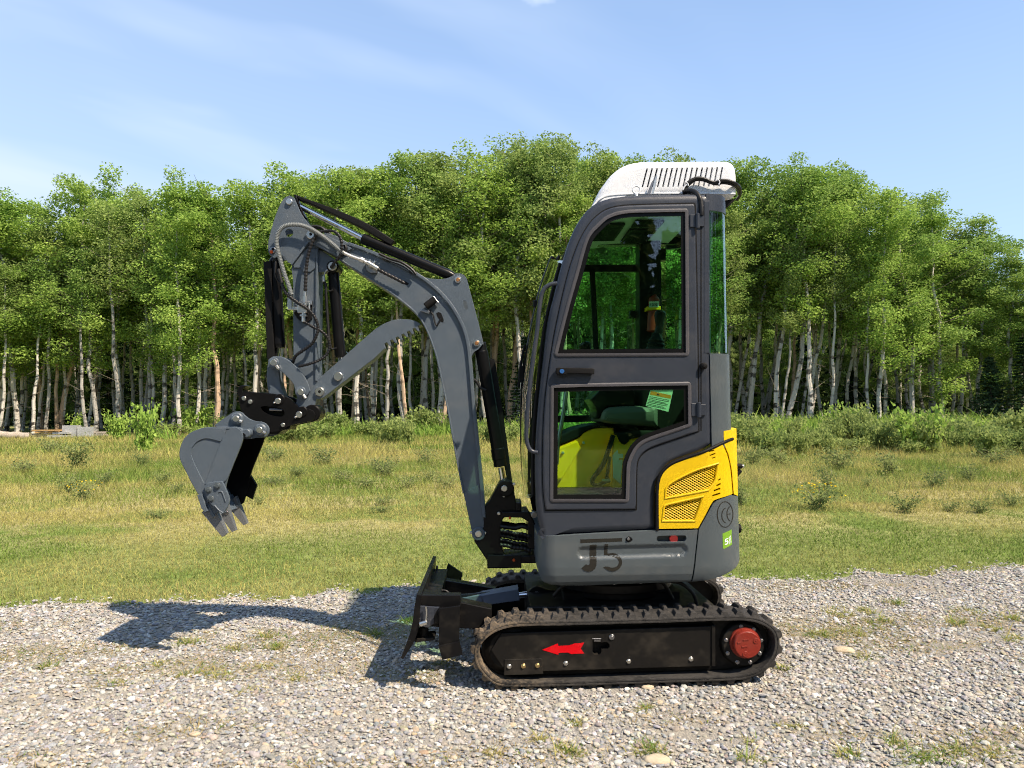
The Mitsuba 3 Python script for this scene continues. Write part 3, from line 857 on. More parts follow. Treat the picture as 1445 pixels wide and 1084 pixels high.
for i, (px, py, w, mat_, lab) in enumerate([(914, 973, 22, "stone_tan", "flat sandy stone lying against the near track's underside"), (927, 1079, 44, "stone_tan", "large flat tan stone at the bottom edge of the gravel"),
                                            (598, 1067, 18, "stone_brown", "rounded brown stone left of its twin at the bottom edge"), (612, 1066, 12, "stone_brown", "smaller brown stone right of its twin at the bottom edge"),
                                            (275, 1040, 17, "stone_tan", "single large pale stone in the gravel at lower left"), (1192, 922, 34, "stone_tan", "flat sandy slab below the grass patch right of the track")]):
    p = ground_at(px, py)
    s = trimesh.creation.icosphere(subdivisions=3)
    v = np.array(s.vertices)
    v = v * (0.85 + 0.4 * meshkit.fbm(v * 1.2 + i * 5, 3, i))[:, None] * np.array([0.85, 0.62, 0.34]) * w * p[1] / FPX / 2
    s.vertices = v + p + [0, 0, 0.012]
    k = add("stone", s, mat_, True)
    tag(k, lab, "stone")

# ------------------------------------------------------------------ the junk heap at the left
def box_between(c, size, rot=0.0):
    b = trimesh.creation.box(size)
    b.apply_transform(trimesh.transformations.rotation_matrix(rot, [0, 0, 1]))
    b.apply_translation(c)
    return b


scene["old_wood"] = {"type": "diffuse", "reflectance": proc(lambda p, n, uv: mix((0.22, 0.19, 0.16), (0.42, 0.37, 0.31), fbm(p.x * 3, p.y * 20, p.z * 40, 3)))}
scene["orange_wood"] = {"type": "diffuse", "reflectance": proc(lambda p, n, uv: mix((0.30, 0.17, 0.07), (0.48, 0.32, 0.15), fbm(p.x * 3, p.y * 20, p.z * 40, 3)))}
scene["sheet_metal"] = {"type": "twosided", "bsdf": {"type": "principled", "base_color": proc(lambda p, n, uv: mix((0.28, 0.28, 0.28), (0.42, 0.42, 0.41), fbm(p.x * 6, p.y * 6, p.z * 6, 3))), "roughness": 0.5, "metallic": 0.3}}
a, b = ground_at(-30, 620), ground_at(43, 619)
ps = np.linspace(a, b, 9) + [0, 0, 0.16] + np.column_stack([g.normal(0, .01, 9), g.normal(0, .05, 9), g.normal(0, 0.04, 9)])
k = add("fallen_log", tube(ps, 0.17 + g.normal(0, .012, 9), 10), "old_wood", 50)
tag(k, "weathered grey log lying in the grass at the left edge", "log")
p = ground_at(66, 618)
k = thing("plank_pile")
for i in range(5):
    add(k + "__plank", box_between(p + [g.uniform(-.15, .15), g.uniform(-.1, .2), 0.05 + 0.085 * i], [1.15 + g.uniform(-.2, .2), 0.22, 0.06], g.uniform(-.1, .1)), "orange_wood" if i > 2 else "old_wood", False)
tag(k, "low pile of orange and grey boards beside the log", "planks")
p = ground_at(84, 617)
k = add("broken_slab", cat(box_between(p + [0, 0, 0.12], [0.85, 0.5, 0.10], 0.2), box_between(p + [0.1, 0.05, 0.26], [0.7, 0.4, 0.09], -0.1), box_between(p + [-0.3, 0, 0.04], [0.2, 0.3, 0.1])), "sheet_metal", False)
tag(k, "broken grey slabs between the boards and the sheet metal", "slab")
p = ground_at(112, 618)
k = thing("sheet_metal_tank")
add(k + "__side", box_between(p + [-0.35, 0, 0.30], [0.62, 0.5, 0.56], 0.1), "sheet_metal", False)
add(k + "__end", box_between(p + [0.30, 0.05, 0.26], [0.66, 0.44, 0.48], 0.25), "sheet_metal", False)
tag(k, "pale grey sheet metal box at the foot of the aspens", "metal box")
p = ground_at(139, 617)
k = add("grey_board", cat(box_between(p + [0, 0, 0.10], [0.7, 0.35, 0.12], -0.15), box_between(p + [0.1, 0, 0.22], [0.5, 0.3, 0.08], 0.2)), "old_wood", False)
tag(k, "grey weathered boards right of the sheet metal box", "boards")

# ================================================================== the excavator
E = "mini_excavator__"
YC = 4.18


def cr(P, n):
    """Catmull-Rom through the open run P"""
    P = np.asarray(P, float)
    if len(P) < 3:
        return P
    Q = np.vstack([2 * P[0] - P[1], P, 2 * P[-1] - P[-2]])
    out = []
    for i in range(1, len(Q) - 2):
        p0, p1, p2, p3 = Q[i - 1], Q[i], Q[i + 1], Q[i + 2]
        for t in np.arange(n) / n:
            out.append(0.5 * (2 * p1 + (p2 - p0) * t + (2 * p0 - 5 * p1 + 4 * p2 - p3) * t ** 2 + (3 * p1 - p0 - 3 * p2 + p3) * t ** 3))
    out.append(P[-1])
    return np.array(out)


def curve(pts, closed=True, corner=38, n=4):
    """a smooth line through the points that keeps its sharp corners"""
    P = np.asarray(pts, float)
    if not closed:
        return cr(P, n)
    N = len(P)
    a = P - np.roll(P, 1, 0)
    b = np.roll(P, -1, 0) - P
    ang = np.degrees(np.abs(np.arctan2(a[:, 0] * b[:, 1] - a[:, 1] * b[:, 0], (a * b).sum(1))))
    C = [i for i in range(N) if ang[i] > corner]
    if not C:
        Q = np.vstack([P[-2:], P, P[:3]])
        full = cr(Q, n)
        return full[2 * n: (2 + N) * n]
    out = []
    for k, c in enumerate(C):
        e = C[(k + 1) % len(C)]
        idx = [c]
        while True:
            idx.append((idx[-1] + 1) % N)
            if idx[-1] == e:
                break
        out.append(cr(P[idx], n)[:-1])
    return np.vstack(out)


def xz(pts, Y, smooth=True, corner=38, n=4):
    p = ats(pts, Y)[:, [0, 2]]
    return curve(p, True, corner, n) if smooth else p


def ccw(P):
    a = 0.5 * np.sum(P[:, 0] * np.roll(P[:, 1], -1) - np.roll(P[:, 0], -1) * P[:, 1])
    return P if a > 0 else P[::-1]


def inset(P, d):
    """moves the counter-clockwise ring P inward by d"""
    if d == 0:
        return P
    a = P - np.roll(P, 1, 0)
    b = np.roll(P, -1, 0) - P
    a /= np.linalg.norm(a, axis=1, keepdims=True) + 1e-12
    b /= np.linalg.norm(b, axis=1, keepdims=True) + 1e-12
    na, nb = np.column_stack([-a[:, 1], a[:, 0]]), np.column_stack([-b[:, 1], b[:, 0]])
    m = na + nb
    m /= np.linalg.norm(m, axis=1, keepdims=True) + 1e-12
    k = np.clip((m * na).sum(1), 0.45, 1)
    return P + m * (d / k)[:, None]


def tri(poly):
    v, f = trimesh.creation.triangulate_polygon(poly, engine="earcut")
    v, f = np.asarray(v)[:, :2], np.asarray(f)
    a = v[f]
    s = (a[:, 1, 0] - a[:, 0, 0]) * (a[:, 2, 1] - a[:, 0, 1]) - (a[:, 2, 0] - a[:, 0, 0]) * (a[:, 1, 1] - a[:, 0, 1])
    f[s < 0] = f[s < 0][:, ::-1]
    return v, f


def prism(P, Y0, Y1, bevel=0.003, holes=(), back=None, fan=False):
    """the ring P (x, z) as a solid between y = Y0 and Y1, its edges rounded: bevel is a width or a list of (depth, inset)"""
    P = ccw(np.asarray(P))
    prof = [(0.0, 0.7 * bevel), (0.3 * bevel, 0.2 * bevel), (bevel, 0.0)] if np.isscalar(bevel) and bevel > 0 else ([(0.0, 0.0)] if np.isscalar(bevel) else list(bevel))
    rings = [(Y0 + d, inset(P, i)) for d, i in prof]
    bk = prof if back is None else back
    rings += [(Y1 - d, inset(P, i)) for d, i in bk[::-1]]
    holes = [ccw(np.asarray(h))[::-1] for h in holes]
    V, F, k = [], [], 0
    n = len(P)
    i = np.arange(n)
    for (ya, A), (yb, B) in zip(rings[:-1], rings[1:]):
        V.append(np.vstack([np.column_stack([A[:, 0], A[:, 0] * 0 + ya, A[:, 1]]), np.column_stack([B[:, 0], B[:, 0] * 0 + yb, B[:, 1]])]))
        j = (i + 1) % n
        F.append(np.vstack([np.column_stack([i, n + i, n + j]), np.column_stack([i, n + j, j])]) + k)
        k += 2 * n
    for h in holes:
        m = len(h)
        q = np.arange(m)
        j = (q + 1) % m
        V.append(np.vstack([np.column_stack([h[:, 0], h[:, 0] * 0 + Y0, h[:, 1]]), np.column_stack([h[:, 0], h[:, 0] * 0 + Y1, h[:, 1]])]))
        F.append(np.vstack([np.column_stack([q, m + q, m + j]), np.column_stack([q, m + j, j])]) + k)
        k += 2 * m
    for (y, R), rev in ((rings[0], False), (rings[-1], True)):
        if fan:
            v, f = np.vstack([R, R.mean(0)]), np.column_stack([i, (i + 1) % n, np.full(n, n)])
        else:
            v, f = tri(Polygon(R, [h for h in holes]))
        V.append(np.column_stack([v[:, 0], v[:, 0] * 0 + y, v[:, 1]]))
        F.append((f[:, ::-1] if rev else f) + k)
        k += len(v)
    t = trimesh.Trimesh(np.vstack(V), np.vstack(F), process=False)
    t.merge_vertices(digits_vertex=6)
    return t


def plate(pts, Y0, Y1, bevel=0.003, holes=(), smooth=True, corner=38, back=None, Yp=None):
    """an outline traced at depth Yp (Y0 if not given), as a plate between Y0 and Y1"""
    Yp = Y0 if Yp is None else Yp
    return prism(xz(pts, Yp, smooth, corner), Y0, Y1, bevel, [xz(h, Yp, smooth, corner) for h in holes], back)


def ribbon(pts, width, Y0, Y1, bevel=0.002, Yp=None, side=0, n=4):
    """a strip along an open line: side 0 centred, 1 to its left, -1 to its right"""
    p = curve(ats(pts, Y0 if Yp is None else Yp)[:, [0, 2]], False, n=n)
    t = np.gradient(p, axis=0)
    t /= np.linalg.norm(t, axis=1, keepdims=True)
    nn = np.column_stack([-t[:, 1], t[:, 0]])
    a, b = (0.5, -0.5) if side == 0 else ((1, 0) if side > 0 else (0, -1))
    return prism(np.vstack([p + nn * width * a, (p + nn * width * b)[::-1]]), Y0, Y1, bevel)


def lathe(p0, p1, prof, sides=28):
    p0, p1 = np.asarray(p0, float), np.asarray(p1, float)
    d = (p1 - p0) / np.linalg.norm(p1 - p0)
    a = np.cross(d, [0.3, 0.1, 1.0] if abs(d[2]) < 0.9 else [1.0, 0.2, 0])
    a /= np.linalg.norm(a)
    b = np.cross(d, a)
    ang = np.arange(sides) * 2 * np.pi / sides
    ring = np.cos(ang)[:, None] * a + np.sin(ang)[:, None] * b
    V = np.vstack([p0 + d * t + ring * r for t, r in prof])
    F = []
    k = np.arange(sides)
    j = (k + 1) % sides
    for i in range(len(prof) - 1):
        A, B = i * sides, (i + 1) * sides
        F += [np.column_stack([A + k, A + j, B + j]), np.column_stack([A + k, B + j, B + k])]
    t = trimesh.Trimesh(V, np.vstack(F), process=False)
    t.merge_vertices(digits_vertex=6)
    t.update_faces(t.nondegenerate_faces())
    return t


def cyl(p0, p1, r, ch=0.002, sides=28):
    L = float(np.linalg.norm(np.asarray(p1, float) - np.asarray(p0, float)))
    ch = min(ch, r * 0.4, L * 0.4)
    return lathe(p0, p1, [(0, 0), (0, r - ch), (ch, r), (L - ch, r), (L, r - ch), (L, 0)], sides)


def pin(px, py, Y0, Y1, rpx, ch=0.002, Yp=None, sides=28):
    p = at(px, py, Y0 if Yp is None else Yp)
    return cyl([p[0], Y0, p[2]], [p[0], Y1, p[2]], rpx * Y0 / FPX, ch, sides)


def bx(px0, py0, px1, py1, Y0, Y1, bevel=0.003):
    """a box whose near face is that photograph rectangle at depth Y0"""
    return plate([(px0, py0), (px0, py1), (px1, py1), (px1, py0)], Y0, Y1, bevel, smooth=False)


def slab(a, b, w, Y0, Y1, bevel=0.003):
    """a straight bar from photograph point a to b, w pixels wide"""
    a, b = np.asarray(a, float), np.asarray(b, float)
    t = (b - a) / np.linalg.norm(b - a)
    n = np.array([-t[1], t[0]]) * w / 2
    return plate([a + n, b + n, b - n, a - n], Y0, Y1, bevel, smooth=False)


def hose(pts, Y, r, ribs=0.0, sides=9, n=6):
    """a hose through photograph points, each at its own depth or all at one; ribs: the pitch of its corrugation in metres"""
    Ys = np.broadcast_to(np.asarray(Y, float), (len(pts),))
    P = np.array([at(a, b, y) for (a, b), y in zip(pts, Ys)])
    return hose3(P, r, ribs, sides, n)


def hose3(P, r, ribs=0.0, sides=9, n=6):
    Q = cr(np.asarray(P, float), n)
    if not ribs:
        return tube(Q, r, sides)
    s = np.concatenate([[0], np.cumsum(np.linalg.norm(np.diff(Q, axis=0), axis=1))])
    m = int(s[-1] / ribs) * 4
    u = np.linspace(0, s[-1], m)
    R = np.column_stack([np.interp(u, s, Q[:, k]) for k in range(3)])
    return tube(R, r * np.where(np.arange(m) % 4 < 2, 1.0, 0.80), sides)


def part(name, mesh, mat, smooth=32, parent=None):
    if isinstance(mesh, list):
        return [part(name, m, mat, smooth, parent) for m in mesh][0]
    return add(E + name if parent is None else parent + "__" + name, mesh, mat, smooth)


def bolt(parent, px, py, Y, rpx, mat="zinc", name="bolt", stick=0.008):
    """a hexagon bolt head on a washer"""
    p = at(px, py, Y)
    r = rpx * Y / FPX
    m = cat(cyl([p[0], Y - stick * 0.35, p[2]], [p[0], Y + 0.004, p[2]], r, 0.0008, 20), cyl([p[0], Y - stick, p[2]], [p[0], Y - stick * 0.3, p[2]], r * 0.72, 0.0012, 6))
    return part(name, m, mat, 25, parent)


tag("mini_excavator", "grey and yellow tracked mini excavator with glazed cab and white roof unit", "excavator")

# ------------------------------------------------------------------ tracks
TY0, TY1 = 3.62, 3.82
TR = [(740, 876.8), (722, 878), (705, 882), (690, 889.5), (678, 899.5), (671, 911), (669, 924), (672, 938), (680, 951), (691, 962), (706, 969), (730, 970.4), (800, 969.3), (900, 966), (980, 963.4), (1035, 961.2), (1060, 957.5), (1079, 949),
      (1092, 936), (1099.5, 920), (1101, 905), (1097, 890), (1087, 880), (1073, 873), (1055, 869.3), (1030, 868.8), (1000, 869.6), (900, 872.8), (820, 875)]
TRP = ccw(curve(ats(TR, TY0)[:, [0, 2]], True, 170, 8))
TC = np.concatenate([[0], np.cumsum(np.linalg.norm(np.diff(np.vstack([TRP, TRP[:1]]), axis=0), axis=1))])


def on_track(s):
    s = np.asarray(s) % TC[-1]
    Q = np.vstack([TRP, TRP[:1]])
    p = np.column_stack([np.interp(s, TC, Q[:, 0]), np.interp(s, TC, Q[:, 1])])
    e = 0.006
    q = np.column_stack([np.interp((s + e) % TC[-1], TC, Q[:, 0]), np.interp((s + e) % TC[-1], TC, Q[:, 1])]) - np.column_stack([np.interp((s - e) % TC[-1], TC, Q[:, 0]), np.interp((s - e) % TC[-1], TC, Q[:, 1])])
    t = q / np.linalg.norm(q, axis=1, keepdims=True)
    return p, t, np.column_stack([t[:, 1], -t[:, 0]])


def belt(Y0, Y1):
    s = np.linspace(0, TC[-1], 260, endpoint=False)
    p, t, n = on_track(s)
    sec = [(0.0, Y0 + 0.008), (0.003, (Y0 + Y1) / 2), (0.0, Y1 - 0.008), (-0.004, Y1 - 0.001), (-0.010, Y1), (-0.012, Y1 - 0.003), (-0.017, Y1), (-0.024, Y1 - 0.002), (-0.026, Y1 - 0.012), (-0.026, Y0 + 0.012), (-0.024, Y0 + 0.002), (-0.017, Y0), (-0.012, Y0 + 0.003), (-0.010, Y0), (-0.004, Y0 + 0.001)]
    V = np.stack([np.column_stack([p[:, 0] + n[:, 0] * h, p[:, 0] * 0 + y, p[:, 1] + n[:, 1] * h]) for h, y in sec], 1)
    N, m = len(s), len(sec)
    i, j = np.meshgrid(np.arange(N), np.arange(m), indexing="ij")
    q = np.stack([i * m + j, ((i + 1) % N) * m + j, ((i + 1) % N) * m + (j + 1) % m, i * m + (j + 1) % m], -1).reshape(-1, 4)
    return trimesh.Trimesh(V.reshape(-1, 3), np.vstack([q[:, [0, 1, 2]], q[:, [0, 2, 3]]]), process=False)


def lug(s, ya, yb, thin):
    """one tapered rubber block; its end towards thin (-1 near, 1 far) is narrower"""
    g_ = np.random.default_rng(int(s * 1e5))
    out = []
    for h, L, dy in ((-0.004, 0.023, 0.0), (0.015, 0.0135, 0.006), (0.0195, 0.0095, 0.010)):
        for (u, y) in ((-1, ya + dy), (1, ya + dy), (1, yb - dy), (-1, yb - dy)):
            k = 0.66 if (y < (ya + yb) / 2) == (thin < 0) else 1.0
            p, t, n = on_track([s + u * L * k * g_.uniform(0.93, 1.07)])
            out.append([p[0, 0] + n[0, 0] * h, y, p[0, 1] + n[0, 1] * h])
    f = []
    for a in (0, 4):
        for i in range(4):
            j = (i + 1) % 4
            f += [[a + i, a + j, a + 4 + j], [a + i, a + 4 + j, a + 4 + i]]
    f += [[8, 9, 10], [8, 10, 11]]
    m = trimesh.Trimesh(np.array(out), f, process=False)
    return m


def dirty(mesh, amp, seed):
    v = np.array(mesh.vertices)
    mesh.vertices = v + (meshkit.fbm(v * 40, 2, seed)[:, None] - 0.5) * amp
    return mesh


NL = 44
for which, (ya, yb) in enumerate(((TY0, TY1), (4.54, 4.74))):
    tk = part("track", dirty(belt(ya, yb), 0.003, 3), "track_rubber", 40)
    for i in range(NL):
        for row in (0, 1):
            s = TC[-1] * (i + 0.5 * row) / NL
            a, b = (ya + 0.004, ya + 0.094) if row == 0 else (ya + 0.106, yb - 0.004)
            part("lug", lug(s, a, b, 1 if row == 0 else -1), "track_rubber", 20, tk)
    # frame of the track: web, side plate, rollers, idler, sprocket, drive cover
    sgn = ya if which == 0 else yb
    web = prism(inset(TRP[::4], 0.034), ya + 0.075, yb - 0.075, 0.0)
    fr = part("track_frame", web, "frame_black", False)
    yf0, yf1 = (ya + 0.030, ya + 0.075) if which == 0 else (yb - 0.075, yb - 0.030)
    key_hole = [(836.2, 902.5), (848, 902), (848.3, 906.5), (856, 905.8), (860, 909), (860.5, 913), (857, 916.5), (849, 917.3), (848, 922), (845, 924.5), (839, 924.5), (836.3, 921)]
    sp = plate([(708, 894), (1006.5, 884), (1007, 940), (766, 947.5), (718, 949.5), (709, 941), (693, 918)], yf0, yf1, 0.003, [key_hole], smooth=False, Yp=TY0 + 0.03)
    part("side_plate", sp, "frame_black", 30, fr)
    if which == 0:
        part("slot_edge", cat(bx(838, 902, 848, 906, yf0 + 0.006, yf0 + 0.02), bx(836, 900.5, 848.5, 902.2, yf0 - 0.002, yf0 + 0.01)), "steel_dark", 30, fr)
        part("bracket", plate([(712, 931), (765, 929.5), (766.5, 951.5), (711, 953.5)], yf0 - 0.006, yf0 + 0.02, 0.003, smooth=False), "frame_black", 30, fr)
        for x, y, m in ((718.5, 940.5, "zinc"), (738.5, 940, "brass_zinc"), (758.5, 939.2, "brass_zinc")):
            bolt(fr, x, y, yf0 - 0.006, 3.3, m)
        for x, y in ((798.5, 936), (887.3, 933.2), (975, 930)):
            bolt(fr, x, y, yf0, 3.3)
        part("grease_cap", cat(pin(863.5, 899.6, yf0 - 0.006, yf0 + 0.01, 3.9), pin(863.5, 899.6, yf0 - 0.009, yf0 + 0.01, 1.6)), "steel_dark", 30, fr)
        ar = plate([(765, 917.2), (787.3, 908.2), (788, 911.8), (803, 911), (811, 908.2), (824.3, 907.2), (819.6, 915.3), (824.5, 922.3), (806.5, 923.2), (801.5, 921.2), (788.6, 921.6), (787.8, 924.2)], yf0 - 0.0016, yf0 + 0.001, 0.0, smooth=False)
        part("arrow_decal", ar, "red_decal", False, fr)
        part("end_rail", bx(1004.5, 883, 1009.5, 940.5, yf0 - 0.008, yf0 + 0.05), "frame_black", 30, fr)
    ym = (ya + yb) / 2
    for x, y, r in ((831, 938.5, 14), (888, 936.5, 14), (977, 933.5, 14), (930, 935, 13)):
        p = at(x, y, TY0)
        part("roller", lathe([p[0], ya + 0.045, p[2]], [p[0], yb - 0.045, p[2]], [(0, 0), (0, .035), (.008, .047), (.03, .047), (.035, .038), (.075, .038), (.08, .047), (.102, .047), (.11, .035), (.11, 0)], 24), "frame_black", 30, fr)
    p = at(717, 922, TY0)
    part("idler_wheel", lathe([p[0], ya + 0.05, p[2]], [p[0], yb - 0.05, p[2]], [(0, 0), (0, .09), (.015, .115), (.085, .115), (.10, .09), (.10, 0)], 36), "frame_black", 30, fr)
    sx, _, sz = at(1050, 910.5, TY0 + 0.03)
    ang = np.linspace(0, 2 * np.pi, 13 * 8, endpoint=False)
    rr = 0.118 + 0.012 * np.sign(np.sin(13 * ang)) * np.minimum(1, np.abs(np.sin(13 * ang)) * 1.6)
    part("sprocket", prism(np.column_stack([sx + rr * np.cos(ang), sz + rr * np.sin(ang)]), ym - 0.018, ym + 0.018, 0.003), "frame_black", 30, fr)
    if which == 0:
        part("motor_housing", lathe([sx, ya + 0.035, sz], [sx, ym, sz], [(0, 0), (0, .098), (.006, .104), (.03, .104), (.05, .115), (.065, .115)], 40), "frame_black", 30, fr)
        for k in range(8):
            a = math.radians(97 - 45 * k * 0.93)
            q = to_px([[sx + 0.089 * math.cos(a), ya + 0.035, sz + 0.089 * math.sin(a)]])
            bolt(fr, q[0][0], q[1][0], ya + 0.035, 2.9, "steel_dark")
        cx, _, cz = at(1054.5, 909.8, ya - 0.004)
        cov = part("drive_cover", lathe([cx, ya - 0.010, cz], [cx, ya + 0.06, cz], [(0, 0), (0, .0605), (.002, .0635), (.007, .066), (.009, .0625), (.0095, .067), (.03, .0685), (.031, .074), (.07, .076)], 48), "red_paint", 30)
        for x, y, w, h in ((1051, 912.5, 8, 2.2), (1053, 902.8, 8, 2.2), (1043.5, 907, 5, 2.2)):
            part("raised_mark", slab((x - w / 2, y + 0.6), (x + w / 2, y), h, ya - 0.013, ya - 0.009, 0.0008), "red_paint", 30, cov)
        for x, y in ((1052, 923.5), (1067, 904.5)):
            part("plug", cat(pin(x, y, ya - 0.013, ya - 0.008, 4.0, 0.001), pin(x, y, ya - 0.0145, ya - 0.012, 1.3, 0.0005, sides=6)), "red_paint", 30, cov)

# ------------------------------------------------------------------ centre of the undercarriage
cf = part("undercarriage", cat(bx(748, 856, 1010, 905, 3.80, 4.56, 0.01), bx(795, 836, 960, 860, 3.95, 4.42, 0.01)), "frame_black", 30)
sc_ = at(868, 830, 4.09)
part("slew_ring", cat(cyl([sc_[0], YC, 0.36], [sc_[0], YC, 0.56], 0.30, 0.01, 48), cyl([sc_[0], YC, 0.40], [sc_[0], YC, 0.45], 0.33, 0.006, 48)), "black_paint", 30, cf)
for q in range(14):
    a = q * 2 * np.pi / 14 + 0.1
    c = np.array([sc_[0] + 0.315 * math.cos(a), YC + 0.315 * math.sin(a), 0.45])
    part("bolt", cyl(c, c + [0, 0, 0.012], 0.009, 0.002, 6), "steel_dark", 25, cf)
part("hose", cat(hose3([[0.30, 3.86, 0.40], [0.36, 3.84, 0.46], [0.50, 3.86, 0.47], [0.62, 3.95, 0.45]], 0.009), hose3([[0.85, 3.86, 0.47], [0.95, 3.84, 0.46], [1.02, 3.85, 0.40], [1.04, 3.86, 0.34]], 0.009),
     hose3([[0.66, 3.9, 0.44], [0.75, 3.86, 0.47], [0.86, 3.87, 0.46], [0.93, 3.92, 0.36]], 0.010)), "hose_rubber", 40, cf)

# ------------------------------------------------------------------ dozer blade with its arms and cylinder
bl = part("dozer_blade", prism(np.vstack([curve(ats([(588, 839), (584.3, 860), (581.8, 880), (576, 902), (566, 929)], 3.62)[:, [0, 2]], False),
                                          curve(ats([(594, 840), (592.5, 862), (591.5, 882), (584, 906), (569, 930.5)], 3.62)[:, [0, 2]], False)[::-1]]), 3.62, 4.60, 0.002), "black_paint", 30)
part("cutting_edge", plate([(575.5, 903), (581.5, 905), (569, 930.5), (565.5, 928.5)], 3.615, 4.605, 0.002, smooth=False), "black_paint", 30, bl)
part("end_bracket", plate([(589, 855), (620, 857), (612, 871), (613, 880), (604, 886), (589, 884)], 3.64, 3.652, 0.003, smooth=False), "charcoal_paint", 30, bl)
part("end_beam", cat(bx(588, 840, 650, 857, 3.66, 3.72), plate([(589, 842), (596, 840), (650, 856), (648, 862), (589, 856)], 3.66, 3.80, 0.004, smooth=False)), "black_paint", 30, bl)
part("skid_foot", [pin(599, 884, 3.66, 3.70, 0.1) if False else cyl(at(598.5, 884, 3.70), at(598.5, 903, 3.70), 0.022, 0.004), plate([(584, 902), (612, 900), (613, 904), (585, 907)], 3.66, 3.78, 0.003, smooth=False)], "frame_black", 30, bl)
part("gusset", plate([(589, 886), (604, 887), (600, 903), (586, 905)], 3.72, 3.735, 0.002, smooth=False), "frame_black", 30, bl)
part("end_clevis", cat(pin(624, 866, 3.622, 3.66, 7, 0.004), bx(612, 858, 622, 880, 3.64, 3.68)), "black_paint", 30, bl)
part("cross_beam", plate([(592, 857), (616, 857), (616, 888), (590, 888)], 3.70, 4.56, 0.005, smooth=False, Yp=3.66), "black_paint", 30, bl)
part("wing", [plate([(620, 859), (649, 855), (648, 906), (619, 912)], 3.60, 3.612, 0.002, smooth=False), plate([(618.5, 912), (648.5, 905.5), (653, 924), (624.5, 931.5)], 3.585, 3.60, 0.002, smooth=False)], "black_paint", 30, bl)
part("pin", hose([(601, 856), (602, 862), (601.5, 872), (600, 879)], 3.62, 0.0045), "zinc", 40, bl)
part("pin_head", cyl(at(592, 881.5, 3.615), at(603, 877.5, 3.615), 0.012, 0.004, 14), "zinc", 40, bl)
part("wing", plate([(632.3, 795), (653, 809), (650.3, 821), (626.5, 814.5)], 4.62, 4.635, 0.002, smooth=False), "black_paint", 30, bl)
part("end_bracket", plate([(603, 808), (625, 809), (624, 817), (602, 817)], 4.50, 4.58, 0.004, smooth=False), "blueish_paint", 30, bl)
part("pin", cyl(at(616.5, 808, 4.54), at(616.8, 798, 4.54), 0.006, 0.002, 12), "zinc", 30, bl)
arm_in = [(600, 842), (612, 842), (694, 859), (694, 884), (668, 888), (612, 885)]
part("push_arm", plate(arm_in, 3.80, 3.90, 0.006, smooth=False), "black_paint", 30, bl)
part("push_arm", plate([(600, 819), (610, 816), (700, 831), (700, 852), (605, 846)], 4.38, 4.46, 0.006, smooth=False), "black_paint", 30, bl)
part("grease_pad", plate([(602, 820), (619, 822), (616, 839), (599, 838)], 4.30, 4.315, 0.002, smooth=False), "blueish_paint", 30, bl)
gd = part("blade_cylinder", cyl(at(640, 848, YC), at(712, 842, YC), 0.034, 0.003), "black_paint", 30)
part("guard", plate([(679, 840.5), (731.5, 831.3), (733.5, 847.5), (684, 854.5)], 4.125, 4.235, 0.004, smooth=False), "blueish_paint", 30, gd)
part("guard_front", plate([(646, 845.5), (679.5, 839.5), (682.5, 852), (660, 850)], 4.14, 4.22, 0.004, smooth=False), "blueish_paint", 30, gd)
part("rod", cyl(at(725, 841, YC), at(748, 838.5, YC), 0.017, 0.002), "chrome", 30, gd)
part("rod_eye", plate([(746, 835), (752, 829), (760, 828), (775, 833), (800, 834), (800, 852), (762, 852), (752, 850), (746, 843)], 4.11, 4.14, 0.004), "black_paint", 30, gd)
bolt(gd, 758, 839.8, 4.108, 5.0, "steel_dark", "pivot_bolt")
part("hose", cat(hose([(621, 833), (630, 834), (638, 841), (644, 843)], 4.07, 0.005), hose([(620, 838), (628, 839), (635, 843), (642, 845)], 4.06, 0.005)), "hose_rubber", 40, gd)

# ------------------------------------------------------------------ lower body: one rounded solid cut into panels
BX0, BX1, BY0, BY1 = 0.215, 1.278, 3.68, 4.66
RF, RR = 0.09, 0.25


def plan(ins, n=14):
    """the body's outline seen from above, rounded at its corners, moved inward by ins"""
    out = []
    for cx, cy, r, a0 in ((BX0 + RF, BY0 + RF, RF, 180), (BX1 - RR, BY0 + RR, RR, 270), (BX1 - RR, BY1 - RR, RR, 0), (BX0 + RF, BY1 - RF, RF, 90)):
        for a in np.radians(np.linspace(a0, a0 + 90, n)):
            out.append((cx + (r - ins) * math.cos(a), cy + (r - ins) * math.sin(a)))
    return np.array(out)


def body_y(x):
    """the depth of the body's near side at x"""
    x = np.asarray(x, float)
    u, w = np.clip(x - (BX1 - RR), 0, RR * 0.995), np.clip((BX0 + RF) - x, 0, RF * 0.995)
    return BY0 + RR - np.sqrt(RR ** 2 - u ** 2) + RF - np.sqrt(RF ** 2 - w ** 2)


def at_body(px, py, off=0.0):
    Y = BY0
    for _ in range(25):
        p = at(px, py, Y)
        Y = 0.5 * Y + 0.5 * (float(body_y(p[0])) + off)
    return at(px, py, Y)


pts3 = []
for z, ins in ((0.470, 0.075), (0.484, 0.040), (0.505, 0.017), (0.54, 0.004), (0.58, 0.0), (1.30, 0.0)):
    q = plan(ins)
    pts3.append(np.column_stack([q, np.full(len(q), z)]))
BODY = m3.Manifold.hull_points(np.vstack(pts3))


def cutter(P, Y0=3.5, Y1=4.9):
    t = prism(P, Y0, Y1, 0.0)
    t.fix_normals()
    return man_of(t)


def body_panel(pts, smooth=True, corner=38, shrink=0.0014):
    """the piece of the body within an outline traced at its near side"""
    P = ccw(np.array([at_body(x, y)[[0, 2]] for x, y in pts]))
    P = curve(P, True, corner) if smooth else P
    return BODY ^ cutter(inset(P, shrink))


